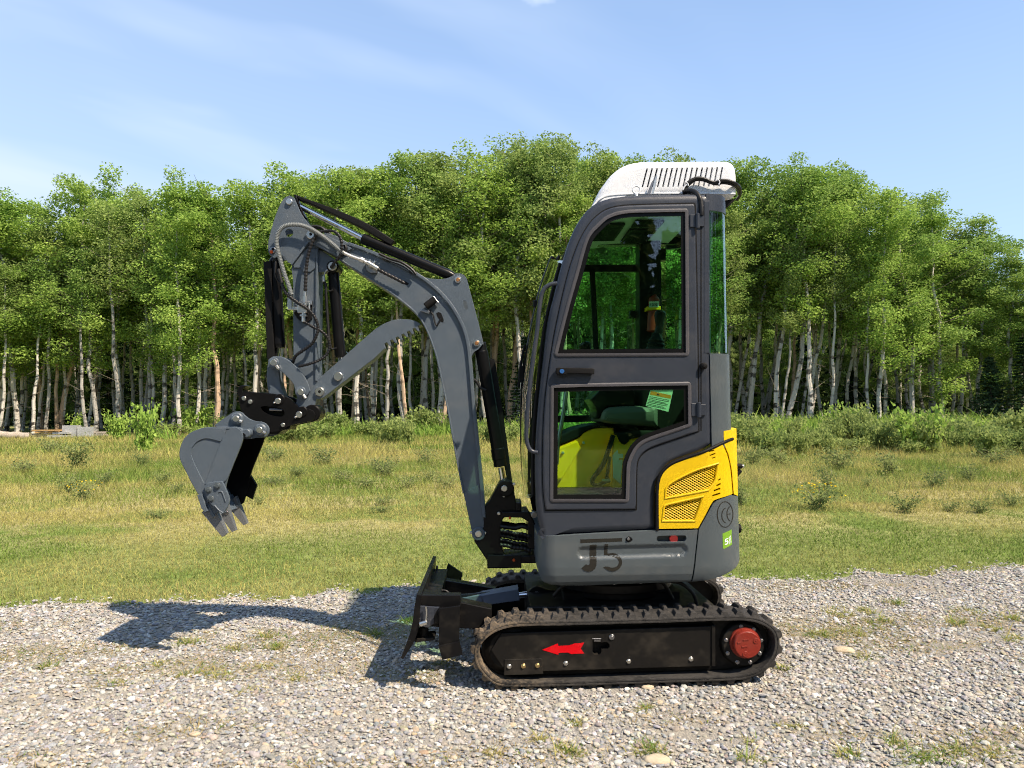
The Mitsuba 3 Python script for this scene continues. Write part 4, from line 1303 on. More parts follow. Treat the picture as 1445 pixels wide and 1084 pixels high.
skirt_px = [(738, 753), (741, 800), (756, 813), (764, 822.5), (775, 827), (790, 829), (820, 829.5), (976.8, 823), (985, 747.6), (922.5, 748.6), (770, 756)]
sk = mesh_of(body_panel(skirt_px, False).refine_to_length(0.0085))
v = np.array(sk.vertices)
ga, gb = at(823, 780.5, BY0), at(962, 776.5, BY0)
gx0, gz0, gx1, gz1 = ga[0], ga[2], gb[0], gb[2]


def groove(x, z):
    t = np.clip(((x - gx0) * (gx1 - gx0) + (z - gz0) * (gz1 - gz0)) / ((gx1 - gx0) ** 2 + (gz1 - gz0) ** 2), 0, 1)
    d = np.hypot(x - gx0 - t * (gx1 - gx0), z - gz0 - t * (gz1 - gz0))
    u = np.clip((0.031 - d) / 0.012, 0, 1)
    return 0.011 * u * u * (3 - 2 * u)


front = v[:, 1] < BY0 + 0.02
v[front, 1] += groove(v[front, 0], v[front, 2])
sk.vertices = v
sk_man = man_of(sk)
slot = cutter(xz([(927.5, 757.5), (932, 756.3), (964, 755.5), (968, 757), (969, 760), (967, 763.3), (963, 764.6), (932, 765.2), (928, 764), (926.6, 760.5)], BY0), 3.6, 3.72)
hole = cutter(xz([(882.4, 761.5), (887.5, 757), (892.5, 761.5), (887.5, 766)], BY0, True, 170), 3.6, 3.70)
bs = part("body_side", mesh_of(sk_man - slot - hole), "body_grey_paint", 30)
part("lamp", pin(951, 760.5, 3.697, 3.71, 6), "red_lens", 30, bs)
part("plug", cat(pin(887.5, 761.5, 3.683, 3.70, 4.9, 0.003), pin(887.2, 761.2, 3.674, 3.69, 2.7, 0.003)), "dark_rubber", 30, bs)
part("plug_key", pin(886.8, 760.8, 3.671, 3.676, 1.9, 0.001), "steel_dark", 30, bs)


def arc_pts(cx, cy, rx, ry, a0, a1, n=16):
    a = np.radians(np.linspace(a0, a1, n))
    return np.column_stack([cx + rx * np.cos(a), cy - ry * np.sin(a)])


def decal(rings, off=0.0012, holes=(), gro=True, res=0.010):
    """a thin sheet that lies on the body's near side, following its curve and its groove"""
    out = []
    for r in rings:
        P = np.array([at_body(x, y)[[0, 2]] for x, y in r])
        pol = Polygon(P, [np.array([at_body(x, y)[[0, 2]] for x, y in h]) for h in holes]).buffer(0)
        vv, ff = tri(pol)
        t = trimesh.Trimesh(np.column_stack([vv[:, 0], vv[:, 0] * 0, vv[:, 1]]), ff).subdivide_to_size(res)
        w = np.array(t.vertices)
        w[:, 1] = body_y(w[:, 0]) - off + (groove(w[:, 0], w[:, 2]) if gro else 0)
        t.vertices = w
        out.append(t)
    return cat(*out)


D = lambda u, v_: (740 + u / 5.558, 740 + v_ / 5.558)  # noqa: E731
jay = [D(512, 162), D(566, 158), D(566, 315), D(556, 346), D(532, 366), D(500, 372), D(470, 364), D(446, 345), D(482, 312), D(497, 320), D(508, 316), D(512, 300)]
five = [D(627, 156), D(655, 154), D(655, 232)] + [tuple(q) for q in np.array([D(690 + 76 * math.cos(a), 298 - 70 * math.sin(a)) for a in np.radians(np.linspace(88, -118, 18))])] + [D(617, 338), D(634, 330)] + \
    [tuple(q) for q in np.array([D(690 + 50 * math.cos(a), 298 - 42 * math.sin(a)) for a in np.radians(np.linspace(-125, 84, 18))])] + [D(627, 244)]
part("lettering", decal([[D(438, 118), D(766, 107), D(766, 135), D(438, 147)], jay, five], 0.0010, res=0.006), "decal_dark", 40, bs)

cwp = [(986.2, 746.5), (996, 729), (1005.5, 711.5), (1012, 706), (1031, 698), (1044, 700), (1075, 760), (1068, 770), (1040, 800), (1018, 815), (1000, 820), (978, 823.5)]
cw = body_panel(cwp, False)
cwt = mesh_of(cw)
cwk = part("counterweight", cwt, "body_grey_paint", 30)
RP = lambda u, v_: (910 + u / 4.927, 610 + v_ / 4.927)  # noqa: E731
ring_o, ring_i = [RP(558 + 57 * math.cos(a), 572 + 92 * math.sin(a)) for a in np.linspace(0, 6.28, 40, endpoint=False)], [RP(558 + 51 * math.cos(a), 572 + 86 * math.sin(a)) for a in np.linspace(0, 6.28, 40, endpoint=False)]


def arc_band(cx, cy, rx, ry, a0, a1, w, n=14):
    o = [RP(cx + rx * math.cos(a), cy - ry * math.sin(a)) for a in np.radians(np.linspace(a0, a1, n))]
    i_ = [RP(cx + (rx - w) * math.cos(a), cy - (ry - w) * math.sin(a)) for a in np.radians(np.linspace(a1, a0, n))]
    return o + i_


mark = cat(decal([ring_o], 0.001, [ring_i], False), decal([arc_band(568, 578, 36, 56, 100, 258, 6), arc_band(602, 567, 34, 56, 105, 255, 6), [RP(572, 568), RP(596, 564), RP(596, 570), RP(572, 574)]], 0.001, (), False))
part("safety_mark", mark, "decal_dark", 40, cwk)
stk = part("green_sticker", decal([[RP(540, 704), RP(603, 676), RP(606, 780), RP(600, 785), RP(548, 812), RP(542, 806)]], 0.001, (), False), "label_green", 40, cwk)
part("sticker_five", decal([[RP(556, 744), RP(580, 733), RP(580, 740), RP(562, 748), RP(562, 756), RP(574, 751), RP(580, 758), RP(579, 772), RP(570, 781), RP(556, 784), RP(556, 777), RP(568, 773), RP(572, 767), RP(571, 760), RP(556, 766)],
                            [RP(586, 725), RP(589, 724), RP(590, 778), RP(587, 780)], [RP(594, 716), RP(597, 715), RP(599, 770), RP(596, 772)]], 0.0018, (), False), "white_paint", 40, cwk)
pl = at_body(1039, 751)
part("rear_plug", cyl([1.262, 3.90, pl[2]], [1.290, 3.90, pl[2]], 0.024, 0.004), "dark_rubber", 30, cwk)

# engine cover: yellow panel with two mesh grilles and vent slots
hood_px = [(929.5, 747), (929.3, 720), (929.5, 690), (932.5, 674), (939, 664), (950, 655.5), (970, 647.5), (996, 638.5), (1020, 627.2), (1026.5, 642), (1031, 663), (1034, 697.3), (1011.5, 705), (1004.5, 710.8), (995, 728.5), (985.3, 745.8)]
hood = body_panel(hood_px, True, 30)
gr1 = [(940.2, 701.5), (941, 691), (946, 684.5), (960, 676), (985, 664.5), (1012, 656.3), (1010, 668), (1007, 680), (999, 690), (985, 693)]
gr2 = [(936, 733.8), (938.5, 716), (945, 713), (990.5, 702.8), (985, 719), (979.5, 733.8)]
slots = [[(1000, 636.5), (1008, 634.6), (1008, 636.3), (1000, 638.4)], [(1001.5, 642), (1009.5, 639), (1009.5, 641), (1001.5, 644)], [(1005, 646), (1009.5, 644.4), (1009.5, 646), (1005, 647.6)],
         [(1013.5, 677), (1017, 674.8), (1017, 677), (1013.5, 679)], [(1011, 684.5), (1017, 681.5), (1017, 684), (1011, 687)], [(1007.5, 691.5), (1016.5, 688), (1016.5, 690.6), (1007.5, 694)], [(1005, 698.6), (1016.5, 695), (1016.5, 697.5), (1005, 701)]]


def near_cut(r, depth, smooth=False):
    P = np.array([at_body(x, y)[[0, 2]] for x, y in r])
    P = curve(P, True, 30) if smooth else P
    return cutter(P, 3.6, float(body_y(P[:, 0]).min()) + depth)


for r in (gr1, gr2):
    hood = hood - near_cut(r, 0.075, True)
for r in slots:
    hood = hood - near_cut(r, 0.06)
hd = part("engine_cover", mesh_of(hood), "yellow_paint", 30)
for r in (gr1, gr2):
    P = curve(np.array([at_body(x, y)[[0, 2]] for x, y in r]), True, 30)
    pol = Polygon(P).buffer(0.004)
    bars = []
    for sg in (-1, 1):
        sl = 0.62 * sg
        for c in np.arange(-3, 3, 0.0130):
            ln = LineString([(0.0, c), (2.0, c + sl * 2.0)]).intersection(pol)
            for seg in (ln.geoms if hasattr(ln, "geoms") else [ln]):
                if seg.is_empty or seg.length < 0.006:
                    continue
                q = np.array([seg.interpolate(t, normalized=True).coords[0] for t in np.linspace(0, 1, 5)])
                bars.append(tube(np.column_stack([q[:, 0], body_y(q[:, 0]) + 0.010 + 0.0008 * sg, q[:, 1]]), 0.0027, 5))
    labels[part("mesh_grille", cat(*bars), "yellow_paint", 40, hd)] = {"kind": "stuff"}
    # raised lip round the grille
    q = np.vstack([inset(ccw(P), -0.006), inset(ccw(P), -0.006)[:1]])
    part("grille_lip", tube(np.column_stack([q[:, 0], body_y(q[:, 0]) + 0.001, q[:, 1]]), 0.006, 8, False), "yellow_paint", 40, hd)
    pc = pol.buffer(0.01)
    vv, ff = tri(pc)
    part("grille_back", trimesh.Trimesh(np.column_stack([vv[:, 0], body_y(vv[:, 0]) + 0.06, vv[:, 1]]), ff), "dark_rubber", False, hd)
rear_px = [(1021.5, 626.5), (1028, 642), (1032.5, 663), (1035.5, 698), (1046, 702), (1075, 702), (1075, 600), (1021, 608)]
rh = part("rear_hood", mesh_of(body_panel(rear_px, False)), "yellow_paint", 30)
pk = at_body(1036, 660)
part("rear_latch", cat(cyl([1.262, 3.87, pk[2]], [1.296, 3.87, pk[2]], 0.014, 0.004), cyl([1.262, 3.875, pk[2] - 0.05], [1.290, 3.875, pk[2] - 0.02], 0.012, 0.004)), "dark_rubber", 30, rh)
part("latch_key", cyl([1.296, 3.87, pk[2]], [1.306, 3.87, pk[2]], 0.009, 0.002), "zinc", 30, rh)
# rubber seal between cab and engine cover, and along the cab's foot
sl = [at_body(x, y) for x, y in [(927.4, 749), (927.2, 720), (927.5, 690), (930.5, 673), (937.5, 662.5), (949, 653.5), (969, 645.7), (995, 636.8), (1020, 625), (1029, 621), (1034, 619.5)]]
sq = cr(np.array(sl), 6)
part("cab_seal", tube(np.column_stack([sq[:, 0], sq[:, 1] + 0.003, sq[:, 2]]), 0.0085, 8), "dark_rubber", 40)

# ------------------------------------------------------------------ cab
CY0, CY1 = 3.700, 4.61
OUT = [(763.5, 752), (757.5, 722), (755.7, 690), (755.2, 656), (756.5, 616), (759.5, 575), (763, 540), (767, 505), (771, 470), (776, 440), (781.5, 418.7), (792, 375.9), (803, 341), (813.6, 317), (827, 298), (838, 288), (850, 281.8), (870, 276.9), (907, 274.2), (976, 272.9), (998, 273.6),
       (1004, 290), (1004.5, 420), (1005, 520), (1005.5, 626), (985, 640), (949, 653.5), (936, 664.5), (929, 678), (926, 695), (925.5, 747.5), (770, 755)]
DOOR = [(770, 720), (766.8, 690), (766, 650), (767.2, 600), (770, 560), (775, 520), (781, 480), (789, 440), (797, 405), (806, 372), (817, 342), (829, 320), (842, 305), (858, 295), (880, 290.3), (920, 288.6), (979, 287.3), (981, 300), (983, 400), (984.7, 490), (985.8, 608.5), (930, 627.5), (915, 634), (905, 642), (899.5, 652.5), (898, 670), (897.6, 718.8)]
W1 = [(787, 499), (797, 458.5), (806, 424), (816.5, 387.5), (827.7, 346.9), (835, 331), (847, 318.4), (857, 309.5), (869.3, 304.2), (884, 301.3), (902, 300.2), (966.8, 299), (967.4, 400), (967.8, 498)]
W2 = [(781.6, 547.5), (838.8, 545.7), (970.7, 543.8), (971.3, 598.3), (949, 606), (927.4, 613), (914, 618), (905.2, 622.5), (897.5, 629), (892, 637), (887, 648), (884.4, 660), (883, 704.4), (780.7, 704.4)]
BEV = [(0.0, 0.030), (0.003, 0.018), (0.010, 0.007), (0.018, 0.002), (0.028, 0.0)]


def grown(pts, Y, d, sub=True):
    """the outline at depth Y moved outward by d metres"""
    P = ccw(xz(pts, Y, sub, 38))
    return np.array(Polygon(P).buffer(d, join_style=1 if d > 0 else 2, quad_segs=3).exterior.coords)[:-1]


P1, P2 = grown(W1, 3.69, 0.028), grown(W2, 3.69, 0.028)
side = prism(xz(OUT, CY0), CY0, CY0 + 0.045, BEV, [P1, P2], back=[(0.0, 0.0)])
fs = part("cab_side_frame", side, "charcoal_paint", 34)
dr_ = part("door", prism(xz(DOOR, 3.688), 3.688, 3.704, [(0.0, 0.008), (0.002, 0.003), (0.006, 0.0)], [grown(W1, 3.688, 0.004), grown(W2, 3.688, 0.004)], back=[(0.0, 0.0)]), "charcoal_paint", 34)
# the dark gap round the door is real: a recessed strip behind it
part("door_gap", prism(np.array(Polygon(xz(DOOR, 3.70)).buffer(0.0045).exterior.coords)[:-1], 3.6975, 3.7025, 0.0, [grown(W1, 3.69, 0.03), grown(W2, 3.69, 0.03)]), "dark_rubber", False, dr_)
for W in (W1, W2):
    part("window_trim", prism(grown(W, 3.684, 0.018), 3.681, 3.690, [(0.0, 0.006), (0.003, 0.001), (0.006, 0.0)], [grown(W, 3.684, 0.0)], back=[(0.0, 0.0)]), "trim_paint", 34, dr_)
    part("glass_border", prism(grown(W, 3.69, 0.004), 3.6905, 3.693, 0.0, [grown(W, 3.69, -0.021)]), "black_paint", False, dr_)
    vv, ff = tri(Polygon(grown(W, 3.69, 0.0)))
    part("pane", trimesh.Trimesh(np.column_stack([vv[:, 0], vv[:, 0] * 0 + 3.6945, vv[:, 1]]), ff), "green_glass", False, dr_)
hp = part("door_handle", plate([(784.8, 519.5), (790, 518.4), (800, 518.8), (837, 519.6), (839.3, 521.5), (838.6, 526.8), (836, 528), (803, 527.2), (799, 529), (788, 529.3), (785, 527)], 3.655, 3.678, 0.005), "dark_rubber", 34)
part("mount", cat(bx(786, 520, 800, 528, 3.67, 3.70), bx(828, 521, 837, 527, 3.67, 3.70)), "dark_rubber", 30, hp)
part("lock_barrel", pin(793, 524, 3.650, 3.66, 3.2, 0.001), "blue_plastic", 30, hp)
part("recess", plate([(798, 529), (836, 528), (826, 541), (804, 542), (797, 536)], 3.6862, 3.690, 0.0015), "charcoal_paint", 30, hp)
for (x, y) in ((983.8, 311.5), (985.8, 578.5)):
    h_ = part("hinge", cat(bx(x - 10, y - 9, x - 1, y + 9, 3.680, 3.69), bx(x + 2, y - 8, x + 10, y + 8, 3.690, 3.705)), "charcoal_paint", 30)
    p = at(x + 1, y, 3.672)
    part("pin", cyl([p[0], 3.676, p[2] - 0.038], [p[0], 3.676, p[2] + 0.038], 0.0105, 0.002, 16), "charcoal_paint", 30, h_)
part("bump_stop", cat(pin(994.3, 516.3, 3.664, 3.705, 4.8, 0.006), pin(994.3, 516.3, 3.660, 3.668, 2.2, 0.002)), "dark_rubber", 34, fs)

# roof skin, front and far side
top_line = [(803, 341), (813.6, 317), (827, 298), (838, 288), (850, 281.8), (870, 276.9), (907, 274.2), (976, 272.9), (996, 273.6), (1004, 274)]
rf = part("roof", ribbon(top_line, 0.030, CY0 + 0.040, CY1 + 0.02, 0.004, Yp=CY0, side=-1), "charcoal_paint", 34)
cl_line = [(838, 305), (850, 296.8), (870, 291.5), (907, 289), (976, 287.5), (996, 288)]
part("headliner", ribbon(cl_line, 0.012, CY0 + 0.047, CY1 - 0.02, 0.0, Yp=CY0, side=-1), "ceiling_cloth", 34, rf)
zc = float(at(900, 291, CY0)[2]) - 0.013
for x0, x1, y0, y1 in ((0.52, 0.72, 3.98, 4.35), (0.78, 0.92, 3.92, 4.06), (0.78, 0.92, 4.10, 4.41)):
    part("ceiling_vent", cat(*[box_between([(x0 + x1) / 2, y, zc - 0.006], [x1 - x0, 0.012, 0.012]) for y in np.arange(y0, y1, 0.028)], box_between([x0, (y0 + y1) / 2, zc - 0.005], [0.012, y1 - y0, 0.014]), box_between([x1, (y0 + y1) / 2, zc - 0.005], [0.012, y1 - y0, 0.014])), "dark_rubber", False, rf)
FH1 = [(779, 560), (776, 612), (850, 594), (858, 552), (902, 545), (903, 345), (824, 346), (808, 385), (795, 430), (786, 480)]
SIDEP = xz(OUT, CY0)
SP = Polygon(inset(ccw(SIDEP), 0.004)).buffer(0).intersection(shapely.box(-5, -5, 1.055, 5))
far_side = prism(np.array(SP.exterior.coords)[:-1], CY1 - 0.035, CY1, 0.004, [xz(FH1, CY1 - 0.035, False)])
ff_ = part("far_side_frame", far_side, "black_paint", 30)
for Hh in (FH1,):
    vv, f2 = tri(Polygon(xz(Hh, CY1 - 0.035, False)).buffer(0.01))
    part("pane", trimesh.Trimesh(np.column_stack([vv[:, 0], vv[:, 0] * 0 + CY1 - 0.016, vv[:, 1]]), f2), "green_glass", False, ff_)
part("window_bar", slab((812, 378.5), (903, 378.5), 10.5, 4.555, 4.58), "black_paint", 30, ff_)
part("window_bar", slab((836, 383), (842, 505), 7.5, 4.54, 4.56), "black_paint", 30, ff_)
part("window_bar", slab((778, 592), (850, 590), 9.5, 4.545, 4.57), "black_paint", 30, ff_)
part("window_catch", cat(pin(894, 443, 4.52, 4.57, 5), bx(889, 438, 901, 449, 4.55, 4.58)), "dark_rubber", 30, ff_)
part("inner_pillar", cat(bx(902, 337, 932, 560, 4.45, 4.58, 0.01), bx(925, 350, 940, 367, 4.45, 4.51, 0.006)), "black_paint", 30, ff_)
part("header_rail", slab((824, 340), (990, 338), 12, 4.51, 4.58), "black_paint", 30, ff_)

# front: bowed windscreen between the near and the far pillar
nl = [(795, 368), (792, 378), (781.5, 419), (771, 470), (763, 540), (757.5, 600), (755.4, 650), (755.8, 700)]
fl = [(781, 363), (776.6, 372), (761.9, 415.9), (747, 486), (738.6, 548.7), (737.6, 615), (739, 655), (743, 700)]
A = cr(ats(nl, CY0 + 0.03), 5)
B = cr(ats(fl, CY1), 5)
rows = []
for t in np.linspace(0, 1, 9):
    rows.append(A * (1 - t) + B * t + np.array([-0.035 * 4 * t * (1 - t), 0, 0]))
R_ = np.array(rows)
N_, M_ = R_.shape[:2]
i_, j_ = np.meshgrid(np.arange(N_ - 1), np.arange(M_ - 1), indexing="ij")
q_ = np.stack([i_ * M_ + j_, (i_ + 1) * M_ + j_, (i_ + 1) * M_ + j_ + 1, i_ * M_ + j_ + 1], -1).reshape(-1, 4)
ws = part("windscreen", trimesh.Trimesh(R_.reshape(-1, 3), np.vstack([q_[:, [0, 1, 2]], q_[:, [0, 2, 3]]]), process=False), "clear_glass", True)
part("frame_rail", cat(tube(B, 0.017, 8), tube(B[:-6] + [0.035, -0.03, 0], 0.010, 8)), "black_paint", 40, ws)
part("inner_seal", tube(A[2:] + [-0.012, 0.02, 0], 0.009, 8), "dark_rubber", 40, ws)
part("hinge_block", [cyl(at(757, 424, 4.45), at(757, 434, 4.45), 0.022, 0.005), bx(733, 516, 739, 540, 4.59, 4.61), bx(737, 546, 745, 549, 4.55, 4.61)], "dark_rubber", 30, ws)
part("wiper", cat(hose([(732, 547), (733, 528), (737, 503), (741, 487)], 4.62, 0.008)), "dark_rubber", 40, ws)
part("screen_bolt", cyl(at(744, 700, 4.45), at(749, 700, 4.4), 0.011, 0.003), "zinc", 30, ws)
gb_ = part("grab_rail", hose([(786, 400), (779, 401), (772, 404), (766.5, 410), (763.2, 420), (760, 445), (757.6, 470), (752, 510), (747.2, 548), (744.3, 580), (742.8, 605), (743.4, 622), (747, 633), (752, 637.5), (759, 638.5)], 3.69, 0.0105, sides=12), "charcoal_paint", 40)

# rear corner: posts, wrapped glass and lower panel
XA = float(at(999.5, 400, CY0)[0])
RC = 0.134


def rear_plan(ins, n=12, x0=XA):
    a = np.radians(np.linspace(-90, 0, n))
    P = [(x0, CY0 + ins)] + [(XA + (RC - ins) * math.cos(t), CY0 + RC + (RC - ins) * math.sin(t)) for t in a]
    P += [(XA + (RC - ins) * math.cos(t), CY1 - RC + (RC - ins) * math.sin(t)) for t in np.radians(np.linspace(0, 90, n))] + [(x0, CY1 - ins)]
    return np.array(P)


def wall(z0, z1, ins, thick, x0=XA):
    a, b = rear_plan(ins, x0=x0), rear_plan(ins + thick, x0=x0)[::-1]
    ring = np.vstack([a, b]) if thick else a
    n = len(ring)
    V = np.vstack([np.column_stack([ring, np.full(n, z0)]), np.column_stack([ring, np.full(n, z1)])])
    k = np.arange(n if thick else n - 1)
    j = (k + 1) % n
    F = [np.column_stack([k, j, n + j]), np.column_stack([k, n + j, n + k])]
    if thick:
        m = n // 2
        k = np.arange(m - 1)
        c = n - 1 - k
        F += [np.column_stack([n + k, n + k + 1, n + c - 1]), np.column_stack([n + k, n + c - 1, n + c]), np.column_stack([k + 1, k, c]), np.column_stack([k + 1, c, c - 1])]
    return trimesh.Trimesh(V, np.vstack(F), process=False)


zr = lambda y: float(at(1000, y, CY0)[2])  # noqa: E731
lo = wall(zr(632), zr(499), 0.0, 0.03)
lp = part("rear_panel", lo, "body_grey_paint", 34)
cwr = part("rear_window", wall(zr(497), zr(296), 0.006, 0), "green_glass", 34)
part("rear_header", wall(zr(297), zr(281), 0.001, 0.03), "charcoal_paint", 34, cwr)
part("rear_post", cat(bx(993, 283, 1001.5, 499, CY0 - 0.002, CY0 + 0.05, 0.006)), "charcoal_paint", 30, cwr)
part("seam", bx(988.6, 285, 990.2, 608, CY0 - 0.0015, CY0 + 0.002, 0.0), "dark_rubber", False, fs)
part("roof_corner", prism(np.vstack([rear_plan(0.0)]), 0, 1, 0.0) if False else trimesh.creation.extrude_polygon(Polygon(np.vstack([rear_plan(0.002), rear_plan(0.002)[:1]])), 0.028, engine="earcut").apply_translation([0, 0, zr(281)]), "charcoal_paint", 34, rf)

# ------------------------------------------------------------------ inside the cab
IN = lambda u, v_: (765 + u / 5.42, 530 + v_ / 5.42)  # noqa: E731
con = part("side_console", plate([IN(60, 560), IN(105, 548), IN(270, 480), IN(320, 438), IN(380, 410), IN(460, 400), IN(545, 398), IN(560, 460), IN(600, 640), IN(600, 930), IN(60, 930)], 4.10, 4.50, 0.01), "yellow_inner", 34)
part("front_fold", plate([IN(60, 590), IN(100, 570), IN(270, 500), IN(296, 556), IN(110, 860), IN(60, 900)], 4.07, 4.11, 0.008, smooth=False), "yellow_inner", 30, con)
for u, v_ in ((316, 515), (159, 592)):
    x, y = IN(u, v_)
    bolt(con, x, y, 4.065 if u < 200 else 4.097, 2.0)
part("top_pad", plate([IN(80, 500), IN(200, 430), IN(330, 385), IN(460, 365), IN(480, 380), IN(380, 405), IN(320, 436), IN(270, 476), IN(105, 543), IN(80, 550)], 4.09, 4.50, 0.01), "dark_rubber", 34, con)
flo = part("cab_floor", plate([(776, 696), (888, 694), (925, 694), (925, 750), (770, 752)], 3.76, 4.57, 0.004, smooth=False, Yp=3.80), "frame_black", 30)
st = part("seat", plate([IN(540, 470), IN(560, 455), IN(720, 470), IN(870, 440), IN(1000, 440), IN(1000, 930), IN(540, 930)], 4.02, 4.45, 0.01, smooth=False), "yellow_inner", 30)
part("seat_pan", plate([IN(565, 440), IN(720, 420), IN(900, 420), IN(900, 460), IN(700, 480), IN(660, 510), IN(630, 530), IN(600, 510)], 4.00, 4.47, 0.012), "dark_rubber", 34, st)
part("cushion", plate([IN(470, 290), IN(500, 255), IN(560, 240), IN(720, 232), IN(900, 235), IN(900, 400), IN(720, 380), IN(640, 376), IN(490, 360), IN(462, 335)], 3.98, 4.51, 0.045), "seat_vinyl", 34, st)
part("backrest", plate([(905, 515), (925, 500), (975, 498), (980, 612), (930, 612), (905, 590)], 4.00, 4.49, 0.04), "dark_rubber", 34, st)
part("seat_belt", cat(*[ribbon([IN(548, 455), IN(515, 560), IN(470, 680), IN(400, 780), IN(385, 815), IN(400, 838), IN(440, 842), IN(480, 815), IN(520, 800)], 0.020, 3.99, 4.03, 0.001)] + [slab(IN(520, 620), IN(492, 800), 4.5, 4.0, 4.01, 0.001)]), "dark_rubber", 34, st)
part("buckle", cat(slab(IN(462, 800), IN(522, 804), 3, 3.985, 4.0, 0.001)), "zinc", 30, st)
part("manual_pouch", plate([IN(540, 610), IN(575, 570), IN(585, 600), IN(620, 600), IN(600, 830), IN(545, 780)], 3.99, 4.0, 0.002, smooth=False), "label_paper", 30, st)
part("pouch_stripe", plate([IN(590, 632), IN(618, 632), IN(617, 645), IN(590, 645)], 3.987, 3.99, 0.0, smooth=False), "label_orange", False, st)
part("steering_column", plate([IN(370, 180), IN(420, 130), IN(480, 90), IN(700, 90), IN(720, 230), IN(500, 240), IN(440, 330), IN(410, 330), IN(415, 260)], 4.05, 4.35, 0.02), "black_paint", 34)
part("travel_lever", hose([IN(185, 125), IN(160, 300), IN(125, 500), IN(110, 680)], 3.86, 0.011), "steel_dark", 40)
Z4 = lambda u, v_: (780 + u / 4.925, 290 + v_ / 4.925)  # noqa: E731
jy = part("control_lever", hose([Z4(748, 735), Z4(750, 790), Z4(738, 860), Z4(728, 920)], 3.95, 0.021, sides=14), "black_paint", 40)
part("knob", lathe(at(*Z4(748, 730), 3.95), at(*Z4(738, 860), 3.95), [(0, 0), (0.001, 0.018), (0.012, 0.030), (0.03, 0.031), (0.07, 0.022), (0.09, 0.019)], 20), "black_paint", 40, jy)
part("boot", lathe(at(*Z4(725, 890), 3.95), at(*Z4(712, 1030), 3.95), [(0, 0), (0, 0.022), (0.02, 0.030), (0.032, 0.036), (0.04, 0.044), (0.05, 0.040), (0.06, 0.050), (0.075, 0.046), (0.09, 0.056), (0.11, 0.054)], 24), "dark_rubber", 40, jy)
jl = part("control_lever", lathe(at(*Z4(215, 950), 4.15), at(*Z4(250, 1040), 4.15), [(0, 0), (0.001, 0.02), (0.012, 0.034), (0.03, 0.034), (0.06, 0.022), (0.12, 0.018)], 20), "black_paint", 40)
stick = part("warning_label", plate([IN(828, 109), IN(1003, 108), IN(966, 278), IN(792, 232)], 3.6965, 3.6972, 0.0, smooth=False), "label_paper", False)
part("orange_band", plate([IN(832, 118), IN(988, 152), IN(982, 178), IN(824, 146)], 3.6955, 3.6966, 0.0, smooth=False), "label_orange", False, stick)
part("warning_triangle", plate([IN(886, 134), IN(897, 152), IN(876, 149)], 3.6945, 3.6954, 0.0, smooth=False), "decal_dark", False, stick)
part("text_line", cat(*[slab(IN(822 - 4.0 * k, 160 + 11.0 * k), IN(972 - 4.0 * k - (18 if k % 3 == 2 else 0), 190 + 11.0 * k), 0.7, 3.6955, 3.6966, 0.0) for k in range(7)]), "decal_dark", False, stick)
# the extinguisher is held on the far pillar: a thing of its own
x0, y0 = Z4(705, 640)
x1, y1 = Z4(690, 885)
fe = "fire_extinguisher"
fa, fb = at(x0, y0, 4.41), at(x1, y1, 4.41)
add(fe + "__body", lathe(fa, fb, [(-0.02, 0.010), (-0.012, 0.014), (0, 0.026), (0.012, 0.032), (0.20, 0.032), (0.206, 0.028), (0.206, 0)], 28), "red_paint", 34)
add(fe + "__valve", cat(cyl(fa + [0, 0, 0.05], fa + [0, 0, 0.0], 0.011, 0.003), slab(Z4(668, 625), Z4(745, 605), 3, 4.4, 4.42), slab(Z4(690, 600), Z4(740, 595), 4, 4.4, 4.42)), "dark_rubber", 30)
add(fe + "__label", plate([Z4(670, 668), Z4(738, 666), Z4(738, 706), Z4(670, 708)], 4.372, 4.3775, 0.0, smooth=False), "label_paper", False)
add(fe + "__lettering", cat(*[meshkit.text_mesh("FIRE", 0.016, 0.001, True).apply_transform(np.array([[1, 0, 0, at(*Z4(672, 700), 4.37)[0]], [0, 0, -1, 4.3715], [0, 1, 0, at(*Z4(672, 700), 4.37)[2]], [0, 0, 0, 1.0]]))]), "decal_dark", False)
add(fe + "__bracket", cat(slab(Z4(656, 716), Z4(752, 712), 5, 4.374, 4.45, 0.003)), "yellow_paint", 30)
tag(fe, "small red fire extinguisher strapped to the pillar inside the cab", "fire extinguisher")

# ------------------------------------------------------------------ white air conditioner on the roof
Q4 = lambda u, v_: (830 + u / 6.283, 215 + v_ / 6.283)  # noqa: E731
AO = [(832, 296), (838.5, 283), (846, 268.5), (853, 258.5), (862, 247), (874, 237), (887, 231), (900, 228.4), (915, 227.3), (1000, 226.9), (1024, 227.2), (1032, 229.5), (1037.5, 236), (1039.5, 250), (1040, 268), (1040.8, 276), (1039, 281), (1030, 280.6), (900, 282), (860, 300)]
ABEV = [(0.0, 0.042), (0.003, 0.030), (0.008, 0.020), (0.016, 0.011), (0.027, 0.004), (0.042, 0.0)]
AY0, AY1 = 3.83, 4.52
acp = xz(AO, AY0 + 0.02)
acp = np.array(Polygon(acp).buffer(0).buffer(-0.05, quad_segs=8).buffer(0.05, quad_segs=8).exterior.coords)[:-1]
acp = acp[np.linalg.norm(acp - np.roll(acp, 1, 0), axis=1) > 1e-5]
ac_t = prism(acp, AY0, AY1, ABEV, fan=True)
ac_t.fix_normals()
lman = man_of(ac_t)
for k in range(16):
    t = k / 15
    a = np.array(Q4(531, 131)) * (1 - t) + np.array(Q4(1201, 119)) * t
    b = np.array(Q4(488, 299)) * (1 - t) + np.array(Q4(1170, 291)) * t
    P = slab(a, b, 2.3, AY0 - 0.02, AY0 + 0.045, 0.0)
    P.fix_normals()
    lman = lman - man_of(P)
ac = part("air_conditioner", mesh_of(lman), "white_paint", 34)
